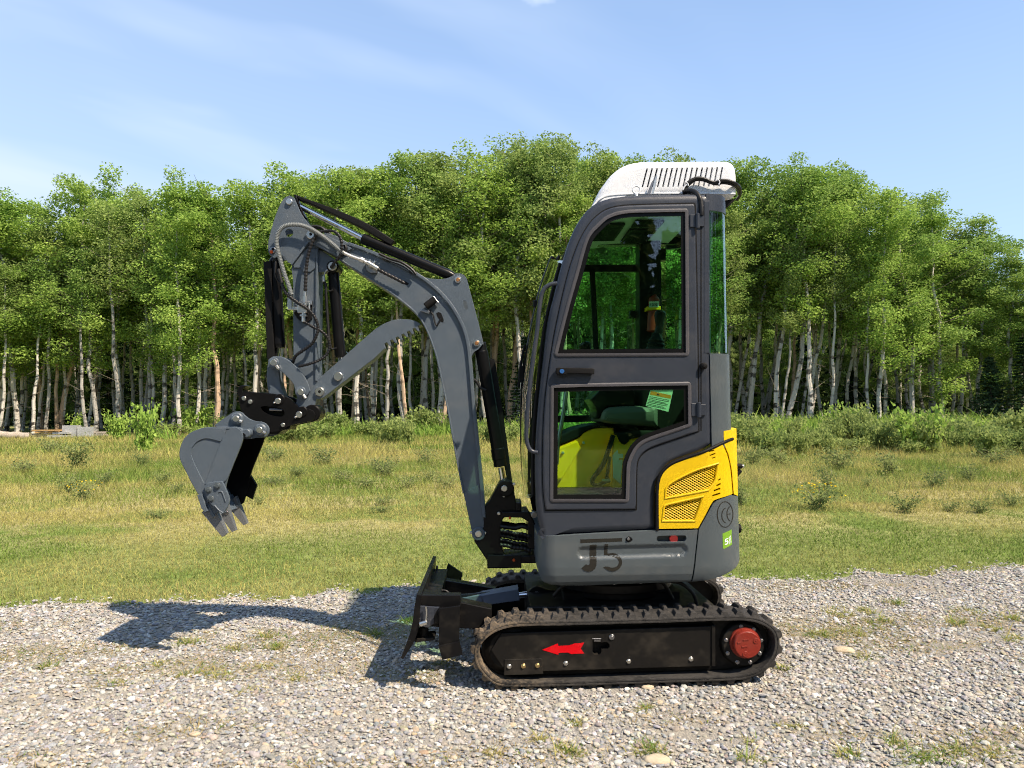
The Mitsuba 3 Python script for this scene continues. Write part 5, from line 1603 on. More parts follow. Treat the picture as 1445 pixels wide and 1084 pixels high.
part("louvre_back", bx(905, 234, 1024, 263, AY0 + 0.036, AY0 + 0.039, 0.0), "dark_rubber", False, ac)
part("base_lip", ribbon([(836, 292), (846, 281), (862, 275.5), (900, 273.5), (1000, 273), (1038, 273.5)], 0.010, AY0 - 0.004, AY1 + 0.004, 0.003, Yp=AY0), "white_paint", 34, ac)
part("underside", plate([(1002, 281.5), (1038.5, 281), (1034, 286), (1023, 294.5), (1010, 296), (1000, 290)], AY0 + 0.05, AY1 - 0.05, 0.01), "dark_rubber", 34, ac)
rg = at(*Q4(427, 334), 3.80)
a_ = np.linspace(0, 2 * np.pi, 25)
part("lifting_eye", cat(tube(np.column_stack([rg[0] + 0.020 * np.cos(a_), np.full(25, 3.80), rg[2] + 0.020 * np.sin(a_)]), 0.0042, 8, False), cyl([rg[0], 3.80, rg[2] - 0.05], [rg[0], 3.80, rg[2] - 0.022], 0.008, 0.002)), "white_paint", 40, rf)
part("bracket", plate([Q4(560, 372), Q4(583, 260), Q4(606, 196), Q4(612, 215), Q4(600, 290), Q4(580, 372)], 3.79, 3.795, 0.0015, smooth=False), "zinc", 30, rf)
part("bracket_fold", plate([Q4(520, 372), Q4(560, 270), Q4(606, 196), Q4(583, 262), Q4(552, 372)], 3.795, 3.80, 0.0, smooth=False), "blueish_paint", False, rf)
part("hose", cat(hose([Q4(850, 330), Q4(880, 275), Q4(930, 240), Q4(980, 228), Q4(1040, 240), Q4(1090, 262), Q4(1130, 268), Q4(1180, 250), Q4(1250, 255), Q4(1310, 280), Q4(1345, 320), Q4(1345, 380), Q4(1318, 420)], [3.80, 3.80, 3.80, 3.80, 3.80, 3.80, 3.80, 3.80, 3.80, 3.81, 3.87, 3.95, 4.0], 0.0085),
     hose([Q4(860, 335), Q4(890, 290), Q4(940, 252), Q4(990, 243), Q4(1050, 258), Q4(1100, 276), Q4(1150, 282), Q4(1200, 272), Q4(1270, 285), Q4(1320, 315), Q4(1335, 370)], [3.81] * 9 + [3.86, 3.93], 0.007)), "hose_rubber", 40, ac)
part("drain_hose", cat(hose([Q4(850, 345), Q4(900, 340), Q4(950, 355), Q4(985, 400), Q4(1000, 450), Q4(1005, 520), Q4(1004, 560)], [3.80, 3.76, 3.73, 3.705, 3.70, 3.695, 3.695], 0.0125),
     hose([Q4(850, 360), Q4(890, 352), Q4(930, 370), Q4(960, 415), Q4(975, 470), Q4(982, 530)], [3.82, 3.78, 3.745, 3.72, 3.712, 3.71], 0.010)), "hose_rubber", 40, ac)
part("cable_tie", cat(hose([Q4(1148, 240), Q4(1166, 262), Q4(1158, 286)], 3.786, 0.003), hose([Q4(862, 262), Q4(884, 280), Q4(890, 300)], 3.786, 0.003), hose([Q4(838, 335), Q4(858, 300), Q4(880, 285)], 3.79, 0.004)), "white_paint", 40, ac)

# ------------------------------------------------------------------ swing post
S2 = lambda u, v_: (660 + u / 6.773, 660 + v_ / 6.773)  # noqa: E731
sp = part("swing_post", plate([(669, 764), (672, 752), (682, 744), (684, 717.6), (691, 706), (702, 686), (706, 679), (714.6, 676.5), (723.5, 681), (726.4, 698.4), (729, 712), (731, 724), (713, 729), (708.5, 738), (708.5, 770), (712, 783), (735.3, 785), (735.3, 801.8), (687.5, 802.5), (687.3, 791.4)], 4.11, 4.25, 0.008, corner=30), "black_paint", 34)
part("post_boss", [pin(714, 689.6, 4.09, 4.27, 11.5, 0.006), bx(688, 783.5, 736, 802, 4.08, 4.28, 0.008)], "black_paint", 34, sp)
part("pin", pin(711.6, 689.6, 4.08, 4.09, 4.29, 0.002), "zinc", 30, sp)
part("grease_nipple", [pin(704, 725, 4.08, 4.12, 2.2), pin(725.6, 683.6, 4.08, 4.12, 2.0), pin(711, 700.5, 4.1, 4.12, 1.6)], "zinc", 30, sp)
part("body_bracket", [plate([(708, 723), (745, 722), (752, 733), (757, 745), (757, 775), (745, 775), (745, 736), (736, 731), (710, 730)], 4.07, 4.31, 0.006, smooth=False), bx(735, 783, 760, 795, 4.07, 4.31, 0.006), plate([(735, 785), (749, 785), (749, 795), (741, 793)], 4.05, 4.29, 0.004, smooth=False), bx(728, 709, 736, 722, 4.09, 4.29, 0.01)], "black_paint", 30, sp)
part("kingpin", pin(754, 727, 4.01, 4.06, 4.5), "steel_dark", 30, sp)
part("orange_cap", [pin(719.5, 731.4, 4.055, 4.07, 1.7), pin(725.2, 791, 4.055, 4.07, 1.9)], "orange_plastic", 30, sp)
for k, (ya, yb, yy) in enumerate(((744, 742, 4.09), (750, 753, 4.07), (757, 760, 4.11), (763, 766, 4.09), (770, 773, 4.07), (739, 739.5, 4.19), (767, 771, 4.21), (754, 756, 4.22))):
    part("hose", hose([(706, ya - 1), (715, ya), (727, ya + (yb - ya) * 0.4 + 2), (738, yb + 1), (749, yb + 5)], yy, 0.0115, 0.018 if k not in (0, 5) else 0.0), "hose_rubber", 40, sp)

# ------------------------------------------------------------------ boom
BY = 4.12
UP = [(440, 325), (456, 330), (470, 335.5), (492, 344.6), (513, 352), (531.9, 359.6), (550, 368), (569, 377), (591.6, 389.5), (611.6, 404.4), (631.5, 424.3), (646.4, 446.8), (656.4, 469.2), (662.5, 499.7), (669, 579.3), (679, 679)]
LO = [(665.7, 750), (654, 695.5), (642.5, 635.8), (632.5, 579.3), (619.3, 516), (611.6, 489), (601.6, 464.2), (589, 444.3), (566.7, 424.3), (539.3, 404.4), (509.4, 385.7), (479.6, 365.8), (452, 350), (436, 341), (430.5, 333)]
bm = part("boom", plate(UP + [(684.3, 746), (684.6, 755), (681, 761.5), (675, 764), (668.5, 760.5)] + LO, BY, BY + 0.12, 0.003, corner=60), "grey_paint", 34)
part("upper_flange", ribbon(UP[3:] + [(683, 730)], 0.019, BY - 0.016, BY + 0.136, 0.004, Yp=BY), "grey_paint", 34, bm)
part("lower_flange", ribbon(LO[1:12], 0.009, BY - 0.012, BY + 0.132, 0.003, Yp=BY), "grey_paint", 34, bm)
GU = [(590, 388), (600, 391.5), (612, 393.5), (626, 393.5), (636, 390.5), (644, 385.7), (652, 386.8), (657.6, 392), (661, 402), (681, 479), (681, 486), (675, 493), (669, 497), (664, 506), (661, 494), (656, 469), (646, 447), (631, 424), (611, 404)]
slot_a = [(653.8, 424), (657.5, 424.5), (659, 428), (660.5, 434.5), (659, 437), (655.5, 436), (654.5, 431)]
part("gusset", plate(GU, BY + 0.012, BY + 0.028, 0.002, [slot_a]), "grey_paint", 34, bm)
part("gusset", plate(GU, BY + 0.092, BY + 0.108, 0.002, Yp=BY + 0.012), "grey_paint", 34, bm)
part("tip_cover", plate([(430, 331), (437, 322.5), (446, 325.5), (470, 336.5), (497, 350.5), (486, 357), (480, 364.5), (465, 356.5), (444, 346), (433, 339.5)], BY - 0.022, BY - 0.002, 0.004, corner=50), "grey_paint", 34, bm)
part("cover_step", plate([(449, 337.5), (452, 336.5), (477, 350), (473.5, 356), (470, 355.5), (449, 343.5)], BY - 0.026, BY - 0.020, 0.002, smooth=False), "grey_paint", 30, bm)
part("tip_block", plate([(455, 327), (475, 333), (497, 346), (503, 349), (498, 353), (487, 350.5), (465, 338)], BY - 0.006, BY + 0.13, 0.004, smooth=False), "grey_paint", 30, bm)
part("foot_plate", plate([(655, 696.5), (676.5, 683.5), (684, 746), (684.6, 755), (681, 761.5), (675, 764), (668.5, 760.5), (666.5, 750)], BY - 0.007, BY + 0.127, 0.003, corner=50), "grey_paint", 34, bm)
part("foot_boss", pin(675.2, 753.8, BY - 0.024, BY + 0.144, 9.2, 0.004), "grey_paint", 34, bm)
part("pin", cat(pin(675.2, 753.8, BY - 0.030, BY, 4.6, 0.002), pin(664.5, 752, BY - 0.02, BY, 1.8, 0.002), pin(684.5, 752.5, BY - 0.02, BY, 1.8, 0.002)), "zinc", 30, bm)
for x, y in ((646.2, 394.6), (672.7, 484.3)):
    part("pin", pin(x, y, BY + 0.002, BY + 0.03, 4.6, 0.002), "zinc", 30, bm)
    part("pin_cap", pin(x, y, BY - 0.002, BY + 0.01, 2.9, 0.003), "copper", 30, bm)
part("hose_slot", plate([(615.5, 442), (619, 440.3), (622.5, 442), (626, 451), (625.5, 455), (622, 454), (617.5, 447.5)], BY - 0.0015, BY + 0.002, 0.0), "dark_rubber", False, bm)
part("hose_slot", plate([(563, 394), (571, 396.5), (577, 400), (575, 402.5), (566, 399.5)], BY - 0.0015, BY + 0.002, 0.0), "dark_rubber", False, bm)
wl = part("work_light", cyl(at(600.5, 433, 4.09), at(614.5, 422, 4.09), 0.021, 0.004), "dark_rubber", 34)
part("lamp_bracket", [slab((594, 437), (606, 441), 4, 4.09, 4.105), slab((611, 418.5), (618, 427.5), 3, 4.08, 4.11)], "steel_dark", 30, wl)
part("lamp_cable", cat(hose([(606, 438), (611, 444), (613, 452), (615.5, 459), (619, 456), (622, 449)], 4.11, 0.0045)), "hose_rubber", 40, wl)
part("pipe_bracket", plate([(515.5, 371), (522, 370), (533, 378), (532, 385), (523, 385.5), (517, 381)], BY - 0.02, BY, 0.003), "steel_dark", 34, bm)

# boom cylinder (behind the boom) and its guard
bc = part("boom_cylinder", lathe(at(677.6, 484, YC), at(707.3, 664, YC), [(0, 0), (0, 0.030), (0.004, 0.033), (0.045, 0.033), (0.05, 0.0355), (0.055, 0.036), (0.60, 0.036), (0.605, 0.0395), (0.66, 0.0395), (0.664, 0.037), (0.700, 0.037), (0.704, 0.02), (0.704, 0)], 32), "black_paint", 30)
part("rod", cyl(at(706.6, 660, YC), at(711.5, 688, YC), 0.0165, 0.002), "chrome", 30, bc)
part("guard", plate([(690.5, 507), (698, 506), (708, 570), (719, 650), (723, 681), (719.5, 680), (712, 660)], 4.2, 4.26, 0.004, corner=60), "dark_rubber", 34, bc)
part("port_hose", cat(hose([(686, 551), (678, 547), (672, 538), (666, 536)], 4.14, 0.008), hose([(668, 541), (664, 544), (662, 546)], 4.14, 0.007)), "hose_rubber", 40, bc)

# arm cylinder along the top of the boom
a0, a1 = at(511, 336.5, YC), at(643.5, 392, YC)
L_ = float(np.linalg.norm(a1 - a0))
acy = part("arm_cylinder", lathe(a0, a1, [(0, 0), (0, 0.026), (0.003, 0.030), (0.05, 0.031), (0.055, 0.0285), (L_ - 0.09, 0.0285), (L_ - 0.05, 0.030), (L_ - 0.02, 0.024), (L_, 0.018), (L_, 0)], 32), "black_paint", 30)
part("rod", cyl(at(409, 284, YC), at(513, 337, YC), 0.0155, 0.002), "chrome", 30, acy)
part("guard", plate([(414, 274.5), (418.5, 275), (430, 279.5), (470, 294), (515, 313.5), (553.5, 337.5), (555, 341), (552.5, 344), (547, 343.5), (510, 322), (470, 302.5), (434, 286.5), (424, 283)], 4.155, 4.205, 0.006, corner=50), "dark_rubber", 34, acy)
part("guard_foot", plate([(414, 274), (417.5, 274.5), (424, 292), (431, 306), (428, 306), (420, 291)], 4.15, 4.21, 0.003, corner=60), "black_paint", 34, acy)
part("rod_eye", pin(408, 284.4, 4.15, 4.21, 8.5, 0.005), "black_paint", 34, acy)
part("port_hose", cat(hose([(535, 358), (550, 365), (566, 370), (580, 379), (587, 387)], 4.09, 0.008), hose([(540, 365), (556, 371), (572, 378), (582, 386)], 4.11, 0.007)), "hose_rubber", 40, acy)

# ------------------------------------------------------------------ arm with its ear plates
EAR = [(399.2, 282), (403.5, 278), (409, 276.6), (414.8, 279), (418.2, 286.6), (422.7, 297), (428.6, 307), (437.4, 317.6), (444, 323), (446, 331), (441, 339), (434.7, 340), (411, 372), (406, 370), (403.2, 365.5), (400.2, 362), (396, 360.5), (391.5, 361.5), (388, 364), (383.5, 363), (379.4, 357.5), (378.2, 348.6), (379.2, 338), (382.8, 323.5), (388.7, 304.3), (395.5, 288)]
rh_ = [(407.9 + 5.8 * math.cos(a), 328.6 + 5.8 * math.sin(a)) for a in np.linspace(0, 6.28, 18, endpoint=False)]
far_hole = [(398, 322.5), (408, 322), (413, 324.5), (414, 329), (413, 333), (408, 335), (400, 335.5), (394.5, 332), (394, 326)]
am = part("arm", plate([(437, 335), (446, 341), (449.2, 350), (449, 372), (448.2, 420), (447.6, 480), (449, 535), (450, 548), (447, 562), (438, 590), (428, 596), (415, 590), (414.5, 577), (419, 562), (415, 546), (414, 500), (413.5, 450), (413.2, 400), (412, 374), (424, 353)], 4.125, 4.235, 0.004, corner=50), "grey_paint", 34)
part("ear_plate", plate(EAR, 4.11, 4.124, 0.002, [rh_]), "grey_paint", 34, am)
part("ear_plate", plate(EAR, 4.236, 4.25, 0.002, [far_hole], Yp=4.11), "grey_paint", 34, am)
part("ear_lip", slab((436.5, 338.5), (410.5, 373), 3.2, 4.098, 4.19, 0.003), "grey_paint", 30, am)
part("side_flange", ribbon([(447.2, 352), (446.9, 420), (446.2, 480), (446.5, 538)], 0.011, 4.112, 4.248, 0.003, Yp=4.12), "grey_paint", 34, am)
part("shoulder_plate", plate([(413.5, 374), (430, 352), (436, 350), (446, 352), (444.6, 378), (438, 384), (428, 384), (424, 378), (415, 378)], 4.116, 4.126, 0.003, smooth=False), "grey_paint", 30, am)
part("cylinder_lug", plate([(449, 352), (458, 356), (474, 368), (476, 377), (471, 384), (463, 383), (454, 384), (449, 384)], 4.14, 4.22, 0.004, corner=50), "grey_paint", 34, am)
part("pin", pin(407.9, 284.3, 4.096, 4.12, 4.39, 0.003), "zinc", 30, am)
part("pin", cat(pin(438.2, 330.8, 4.08, 4.12, 6.2, 0.003)), "zinc", 30, am)
part("pin_hole", pin(438.2, 330.6, 4.0785, 4.085, 2.1, 0.0005), "dark_rubber", 30, am)
part("pin", pin(384.6, 352.6, 4.096, 4.12, 4.4, 0.003), "steel_dark", 30, am)
part("pin_cap", cat(pin(385, 351.6, 4.092, 4.1, 1.9, 0.001)), "dark_rubber", 30, am)
part("grease_cap", pin(382.6, 355.2, 4.09, 4.102, 2.3, 0.002), "orange_plastic", 30, am)

# bucket cylinder down the left of the arm
ba, bb = at(387.8, 363, YC), at(394.2, 491.5, YC)
L_ = float(np.linalg.norm(bb - ba))
bk = part("bucket_cylinder", lathe(ba, bb, [(0, 0), (0, 0.020), (0.015, 0.030), (0.03, 0.032), (L_ - 0.055, 0.032), (L_ - 0.05, 0.0345), (L_ - 0.02, 0.0345), (L_ - 0.016, 0.032), (L_, 0.030), (L_, 0)], 32), "black_paint", 30)
part("rod", cyl(at(394, 489, YC), at(391.5, 507, YC), 0.0145, 0.002), "chrome", 30, bk)
part("guard", plate([(371.5, 369.5), (380.5, 368), (383, 372), (384, 440), (386.5, 500), (382, 508), (376.5, 507), (374, 440)], 4.14, 4.22, 0.006, corner=60), "dark_rubber", 34, bk)
part("port_pipe", cat(hose([(384.5, 369), (387, 366), (389, 370), (388.5, 386), (392, 396), (399, 403)], 4.13, 0.006), hose([(393, 380), (397, 396), (399, 405)], 4.12, 0.010)), "hose_rubber", 40, bk)

# thumb cylinder right of the arm
ta, tb = at(469.8, 377, YC), at(480.4, 505, YC)
L_ = float(np.linalg.norm(tb - ta))
tc = part("thumb_cylinder", lathe(ta, tb, [(0.0, 0), (0.0, 0.024), (0.03, 0.0285), (0.035, 0.031), (L_ - 0.02, 0.031), (L_ - 0.012, 0.029), (L_, 0.028), (L_, 0)], 32), "black_paint", 30)
part("rod", cyl(at(480.2, 503, YC), at(481.5, 530, YC), 0.0145, 0.002), "chrome", 30, tc)
part("cap_eye", pin(469.2, 376, 4.12, 4.24, 8.5, 0.004), "black_paint", 34, tc)
part("pin", pin(468.6, 375.4, 4.1, 4.13, 6.2, 0.003), "zinc", 30, tc)
part("port_pipe", cat(hose([(463.5, 411), (467, 410.5), (470, 409.5)], 4.14, 0.005), hose([(466.5, 491.5), (471, 492.5), (475, 491)], 4.14, 0.005), hose([(456, 399), (459.5, 402), (461, 430), (464, 474), (466, 490)], 4.15, 0.0085)), "hose_rubber", 40, tc)
part("white_fitting", cat(cyl(at(456.5, 390, 4.14), at(456.8, 398, 4.14), 0.009), hose([(457, 391), (459, 384), (463, 380)], 4.14, 0.005)), "zinc", 40, tc)

# thumb
edge = []
for k in range(7):
    a, b = np.array([596.5, 463.2]), np.array([541, 492.2])
    p, q = a + (b - a) * k / 7, a + (b - a) * (k + 1) / 7
    up_ = np.array([-2.6, -5.0])
    edge += [tuple(p * 0.92 + q * 0.08 + up_), tuple(p * 0.50 + q * 0.50 + up_), tuple(p * 0.34 + q * 0.66 + [0.5, 1.0]), tuple(p * 0.06 + q * 0.94 + [0.4, 0.8])]
THP = [(439.5, 549), (443.3, 540.5), (480, 507.8), (523, 469.8), (534, 461.6), (543, 456.3), (556, 451.6), (572.8, 450.4), (586, 453), (595, 458.6)] + edge + [(528, 506), (456.6, 561), (449, 563.5), (442, 560)]
th = part("thumb", plate(curve(np.array(THP[:10]), False, n=3).tolist() + THP[10:], 4.125, 4.235, 0.003, smooth=False), "grey_paint", 30)
part("pin", cat(pin(450.7, 552.8, 4.108, 4.14, 6.4, 0.003)), "zinc", 30, th)
part("pin_hole", pin(450.7, 552.8, 4.1065, 4.11, 2.0, 0.0005), "dark_rubber", 30, th)
part("pin", pin(477, 531, 4.108, 4.14, 6.2, 0.003), "zinc", 30, th)

# linkage
lk = part("bucket_link", plate([(385.6, 502.5), (396, 503.2), (405, 507), (412.6, 512.9), (425, 525.3), (433.3, 539.2), (437.5, 551.6), (432, 558.5), (424, 561), (418, 555), (414, 542), (405.7, 532.3), (394.6, 522.6), (384, 520.5), (378.6, 515), (378.4, 508)], 4.095, 4.115, 0.003), "grey_paint", 34)
part("far_side", plate([(385.6, 502.5), (396, 503.2), (405, 507), (412.6, 512.9), (425, 525.3), (433.3, 539.2), (437.5, 551.6), (432, 558.5), (424, 561), (418, 555), (414, 542), (405.7, 532.3), (394.6, 522.6), (384, 520.5), (378.6, 515), (378.4, 508)], 4.245, 4.265, 0.003, Yp=4.095), "grey_paint", 34, lk)
part("link_bar", plate([(378, 512), (376.5, 522), (376, 534), (377.5, 548), (381, 560), (391, 572), (400, 566), (401, 559), (397, 548), (394.5, 535), (394, 520), (392, 510)], 4.14, 4.22, 0.006, corner=60), "grey_paint", 34, lk)
for x, y in ((385.6, 511.5), (423.7, 553)):
    part("boss", pin(x, y, 4.082, 4.1, 7.4, 0.003), "grey_paint", 34, lk)
    part("pin", cat(pin(x, y, 4.074, 4.09, 4.39, 0.002), cyl(at(x + 4, y + 4, 4.08), at(x + 8, y + 9.5, 4.08), 0.008, 0.003, 12)), "zinc", 30, lk)

# quick hitch
HI = [(336, 562), (343.4, 552.8), (352, 553), (385, 555.5), (401.6, 559.5), (410, 563), (418, 571), (424, 575.5), (434.8, 577), (441.5, 579.5), (444.6, 585), (443.3, 591.5), (434.8, 595.3), (409.9, 600.6), (396, 607.5), (379.4, 610.3), (362.8, 602), (346.2, 591), (340, 579.6)]
HS = [(367.5, 574.3), (374, 573), (385, 574.5), (396, 576.5), (401, 580), (401.5, 585), (397, 588), (388, 587.5), (378, 585), (370, 580)]
qh = part("quick_hitch", plate(HI, 4.1, 4.12, 0.003, [HS]), "black_paint", 34)
part("far_cheek", plate(HI, 4.24, 4.26, 0.003, Yp=4.1), "black_paint", 34, qh)
part("core", plate([(342, 562), (380, 562), (400, 568), (430, 584), (436, 592), (396, 604), (380, 606), (362, 598), (346, 586)], 4.15, 4.24, 0.0, Yp=4.11), "black_paint", 34, qh)
part("hook", plate([(335, 560), (334.5, 551), (337.5, 545.5), (343, 543.3), (348, 544.8), (344, 546.8), (341.5, 550), (342.5, 556), (345, 560)], 4.13, 4.23, 0.003), "black_paint", 34, qh)
part("lower_jaw", plate([(372, 606), (400, 604), (410, 601), (408, 606), (398, 608), (392, 613), (380, 613)], 4.11, 4.25, 0.004), "black_paint", 34, qh)
part("rear_jaw", cat(pin(440, 583, 4.12, 4.24, 12, 0.006)), "black_paint", 34, qh)
part("lock_spring", cyl(at(380, 578.3, 4.135), at(399, 579, 4.135), 0.008, 0.003, 14), "steel_dark", 34, qh)
for x, y, r in ((391.9, 565.9, 4.29), (421.7, 585.1, 4.5), (344, 562.2, 3.0), (352.6, 567, 3.0), (398.8, 599.8, 2.9)):
    part("pin", pin(x, y, 4.088, 4.11, r, 0.002), "zinc", 30, qh)
for x, y in ((394, 563.5), (426, 581)):
    part("boss", pin(x, y, 4.093, 4.11, 7.5, 0.004), "black_paint", 34, qh)
part("grease_nipple", [cyl(at(386, 569.5, 4.09), at(388, 567.5, 4.09), 0.006, 0.002, 10), cyl(at(416, 590, 4.09), at(418, 588, 4.09), 0.006, 0.002, 10)], "zinc", 30, qh)

# ------------------------------------------------------------------ bucket
BU0, BU1 = 3.99, 4.39
BACK = [(341.5, 611), (331, 603.2), (318, 602.8), (300.6, 602.6), (289, 603.6), (279.8, 606), (272, 609), (266, 612.9), (260, 619), (256.3, 626.7), (254, 634), (253.4, 643.3), (255.5, 652), (259.7, 660), (269, 679), (279.8, 697.5), (289, 712.5)]
SIDE = BACK[3:] + [(300, 728), (309, 722), (316, 700), (321.3, 674), (339.3, 629.4), (342, 616), (339.5, 607.5), (331, 603)]
bu = part("bucket", plate(SIDE, BU0, BU0 + 0.016, 0.002, corner=30), "grey_paint", 34)
part("far_side", plate(SIDE, BU1 - 0.016, BU1, 0.002, corner=30, Yp=BU0), "black_paint", 34, bu)
part("back_shell", ribbon(BACK, 0.012, BU0 - 0.003, BU1 + 0.003, 0.002, Yp=BU0, side=1), "grey_paint", 34, bu)
part("liner", ribbon(BACK, 0.004, BU0 + 0.017, BU1 - 0.017, 0.0, Yp=BU0, side=1).apply_translation([0.012, 0, -0.012]), "black_paint", 34, bu)
part("near_liner", plate(SIDE, BU0 + 0.0165, BU0 + 0.0185, 0.0, corner=30, Yp=BU0), "black_paint", 34, bu)
IA = [(311, 623.3), (299, 620), (288, 619), (278, 623.5), (270.5, 632), (269.3, 640), (271.5, 648), (277, 660.5), (287.3, 681)]
part("edge_band", plate(BACK[4:] + [(296, 707), (291, 690)] + IA[::-1] + [(318, 612.5), (318, 605)], BU0 - 0.007, BU0 + 0.002, 0.002, corner=30), "grey_paint", 34, bu)
part("wear_plate", plate([(311.5, 623.5), (318.5, 612), (324, 605.5), (331, 603), (338.5, 606.5), (342, 614), (341, 624), (333, 645), (321.3, 674), (314, 681), (300, 684), (288, 684)], BU0 - 0.010, BU0 + 0.002, 0.003, corner=50), "grey_paint", 34, bu)
part("lip_plate", plate([(287.5, 711), (292, 708.5), (303, 728.5), (300, 731)], BU0 - 0.004, BU1 + 0.004, 0.002, smooth=False), "grey_paint", 30, bu)
part("corner_weld", plate([(277.8, 699), (284.5, 697), (292.8, 721), (289, 723.5), (284, 718)], BU0 - 0.024, BU0 + 0.0, 0.004, smooth=False), "grey_paint", 30, bu)
cut = [(288.9, 688), (290.5, 683.8), (293.8, 681.4), (311, 678.9), (314.7, 682.5), (323, 702.8), (321.4, 714), (314.7, 725), (308.3, 721.3), (293.5, 706.5)]
sc1 = part("side_cutter", plate(cut, BU0 - 0.026, BU0 - 0.008, 0.003, corner=50), "grey_paint", 34, bu)
for x, y in ((293.8, 691.6), (306.2, 686), (297.2, 704.2)):
    part("bolt", cat(pin(x, y, BU0 - 0.031, BU0 - 0.02, 4.5, 0.001), pin(x, y, BU0 - 0.040, BU0 - 0.03, 3.2, 0.002, sides=6)), "body_grey_paint", 25, bu)
part("cutter_rib", cat(hose([(309, 694.5), (313, 694), (316.5, 702), (318.5, 708)], BU0 - 0.027, 0.004), hose([(302.5, 713), (309, 720), (315, 724)], BU0 - 0.027, 0.004)), "grey_paint", 40, bu)
part("far_cutter", plate([(350.5, 665.5), (362.4, 685), (356, 705), (340, 696)], BU1 - 0.002, BU1 + 0.018, 0.003, smooth=False), "black_paint", 30, bu)


def tooth(a, b, c, d, Y, w=0.052):
    """an adapter with a tapering tip: base edge a-b, tip edge d-c, w wide across"""
    A_, B_, C_, D_ = (at(*q, Y) for q in (a, b, c, d))
    pts = []
    for P, ww in ((A_, w), (B_, w), ((A_ * 0.62 + D_ * 0.38), w), ((B_ * 0.62 + C_ * 0.38), w * 0.9), (C_, w * 0.62), (D_, w * 0.62)):
        for s in (-0.5, 0.5):
            pts.append(P + [0, s * ww, 0])
    return mesh_of(m3.Manifold.hull_points(np.array(pts)))


for (a, b, c, d, Y, hp_) in (((287, 722), (303, 712), (321.6, 752), (315.5, 757.3), 4.025, (298.7, 731.3)), ((309, 720), (320, 708), (334, 748), (328.8, 750.5), 4.19, None), ((322, 712), (334, 700), (349.8, 738.6), (345, 740.8), 4.355, (330, 715.7))):
    tt = part("tooth", tooth(a, b, c, d, Y), "worn_steel", 20, bu)
    m0 = (np.array(a) * 0.62 + np.array(d) * 0.38) * 0.5 + np.array(a) * 0.5
    part("tooth_pin", pin((a[0] + b[0]) / 2 * 0.72 + (c[0] + d[0]) / 2 * 0.28, (a[1] + b[1]) / 2 * 0.72 + (c[1] + d[1]) / 2 * 0.28, Y - 0.031, Y + 0.02, 3.0, 0.001, Yp=Y - 0.03), "steel_dark", 30, bu)
EAR2 = [(302, 600.6), (312, 593), (325.5, 583.8), (330, 581.3), (335, 580.6), (341, 582.5), (345, 586.5), (352, 591.5), (360, 594.3), (368.3, 595.3), (375, 598.5), (379, 605), (378.6, 612), (374, 616), (360, 618.2), (345, 619.5), (330, 612), (318, 607)]
part("ear", plate(EAR2, 4.075, 4.095, 0.002), "grey_paint", 34, bu)
part("ear", plate(EAR2, 4.265, 4.285, 0.002, Yp=4.075), "grey_paint", 34, bu)
part("ear_tube", pin(347, 611.5, 4.02, 4.34, 6, 0.004), "grey_paint", 34, bu)
for x, y in ((333.4, 590.9), (366.6, 606.6)):
    part("ear_boss", pin(x, y, 4.056, 4.09, 8.6, 0.006), "grey_paint", 34, bu)
    part("pin", cat(pin(x - 1, y, 4.045, 4.07, 4.29, 0.002), cyl(at(x + 4, y + 3, 4.055), at(x + 9, y + 5, 4.055), 0.009, 0.003, 12)), "zinc", 30, bu)

# ------------------------------------------------------------------ hoses and the valve on the arm
part("spring_hose", hose([(411.5, 416), (407, 402), (402.3, 389.5), (397, 372), (392.5, 355), (390.3, 341), (393, 328), (402.3, 319), (419.8, 317.3), (434.7, 321.3), (449.7, 329.7), (464.6, 340.9), (479.6, 353.4), (484.5, 357)], 4.065, 0.0125, 0.0085, 10), "hose_grey", 30)
part("steel_pipe", cat(hose([(483, 356), (495, 361.5), (510, 367), (521, 372)], 4.075, 0.0105), cyl(at(508, 366, 4.075), at(514, 368.7, 4.075), 0.015, 0.002, 6), cyl(at(518, 370.5, 4.075), at(534, 379.5, 4.075), 0.0125, 0.002, 14), slab((520, 376), (522.5, 366), 2.4, 4.07, 4.09), slab((527, 373), (529, 368), 2, 4.07, 4.09)), "zinc", 40)
part("hose", hose([(533, 380), (545, 386.5), (558, 393), (571, 400)], 4.085, 0.0105, 0.02), "hose_rubber", 40)
part("hose", hose([(446, 331.5), (440, 343), (436, 355), (433.6, 367), (432, 380), (431.3, 395), (430.8, 411)], 4.075, 0.0105, 0.018), "hose_rubber", 30)
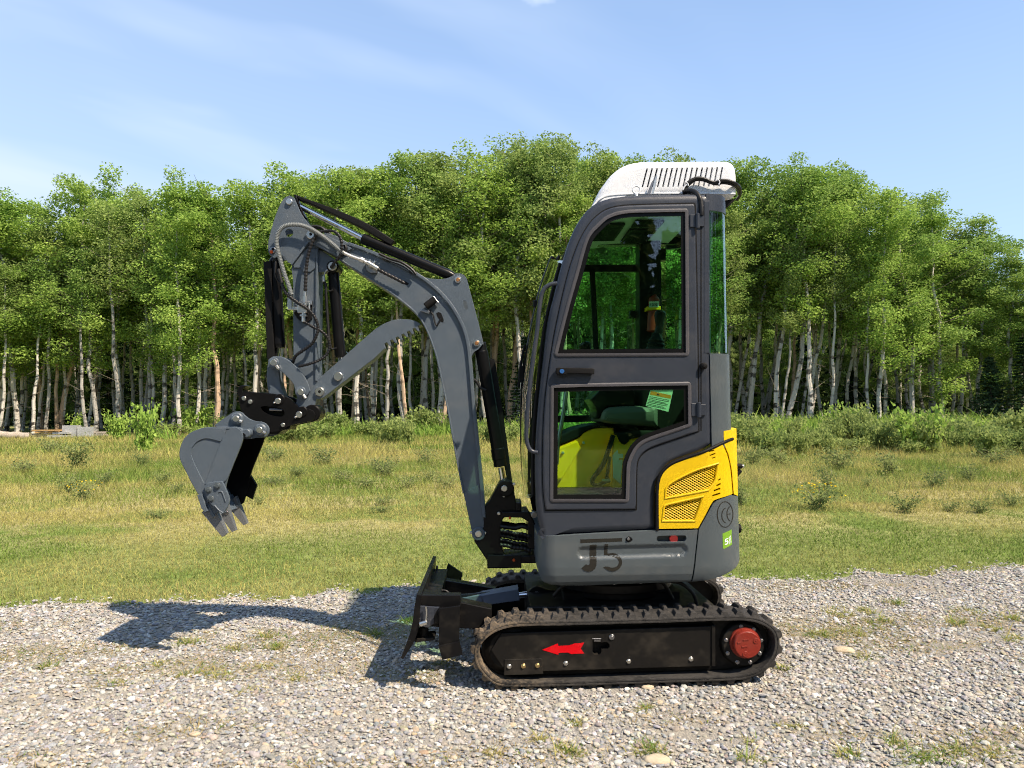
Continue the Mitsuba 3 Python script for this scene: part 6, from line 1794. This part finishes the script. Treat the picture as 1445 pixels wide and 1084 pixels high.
part("hose", hose([(441, 327.5), (450, 327.5), (458, 326.3), (466, 325.8), (472.5, 327.2), (478.4, 332.3), (481.6, 339.7), (482.3, 349), (480.3, 360), (472.5, 370), (466.8, 378)], [4.09, 4.08, 4.075, 4.07, 4.065, 4.06, 4.06, 4.06, 4.065, 4.075, 4.09], 0.0095, 0.016), "hose_rubber", 40)
part("hose", hose([(442, 322), (452, 321.5), (460, 325), (468, 333)], 4.15, 0.010, 0.016), "hose_rubber", 40)
part("hose", hose([(440, 319.5), (449, 320), (456, 323), (462, 329)], 4.12, 0.009), "hose_rubber", 40)
part("hose", hose([(481, 362), (488, 352), (487, 346)], 4.08, 0.010), "hose_rubber", 40)
vb = part("valve_block", cat(bx(419.5, 430.5, 432.5, 441.5, 4.075, 4.125, 0.004), slab((406.5, 434.8), (421, 435.5), 4.6, 4.08, 4.105), bx(405.8, 413, 411.6, 437, 4.075, 4.1), cyl(at(430.6, 409, 4.08), at(430.4, 431, 4.08), 0.009, 0.002, 12), cyl(at(430.4, 418, 4.08), at(430.4, 428, 4.08), 0.0125, 0.002, 6),
    cyl(at(428.5, 441, 4.08), at(428.6, 454.5, 4.08), 0.011, 0.002, 12), bx(423, 443.5, 432, 446.5, 4.07, 4.1), bx(434, 424.5, 440, 430, 4.09, 4.12), cyl(at(436, 428, 4.09), at(436.5, 440, 4.09), 0.006, 0.002, 10)), "zinc", 30)
part("valve_plate", plate([(414, 441), (440, 430), (440, 450), (430, 457), (420, 450)], 4.11, 4.125, 0.002, smooth=False), "dark_rubber", 30, vb)
part("hose", hose([(398, 400), (402, 411), (409, 419), (422.6, 428.8), (435.8, 437.6), (444.7, 448.7), (448.6, 461), (447, 472), (440, 485), (427, 495), (417.5, 502), (413.5, 511), (412, 522)], [4.09, 4.075, 4.065, 4.055, 4.055, 4.06, 4.07, 4.07, 4.075, 4.08, 4.09, 4.12, 4.14], 0.0095, 0.014), "hose_rubber", 40)
part("hose", hose([(428.6, 454), (435, 457.5), (442.5, 462), (453.5, 467.5), (462.4, 476.4), (465.4, 487.4), (461.5, 499.6), (451, 508), (437, 513.5), (421.4, 517.3)], [4.08, 4.075, 4.07, 4.075, 4.09, 4.1, 4.1, 4.09, 4.08, 4.09], 0.0085, 0.014), "hose_rubber", 40)
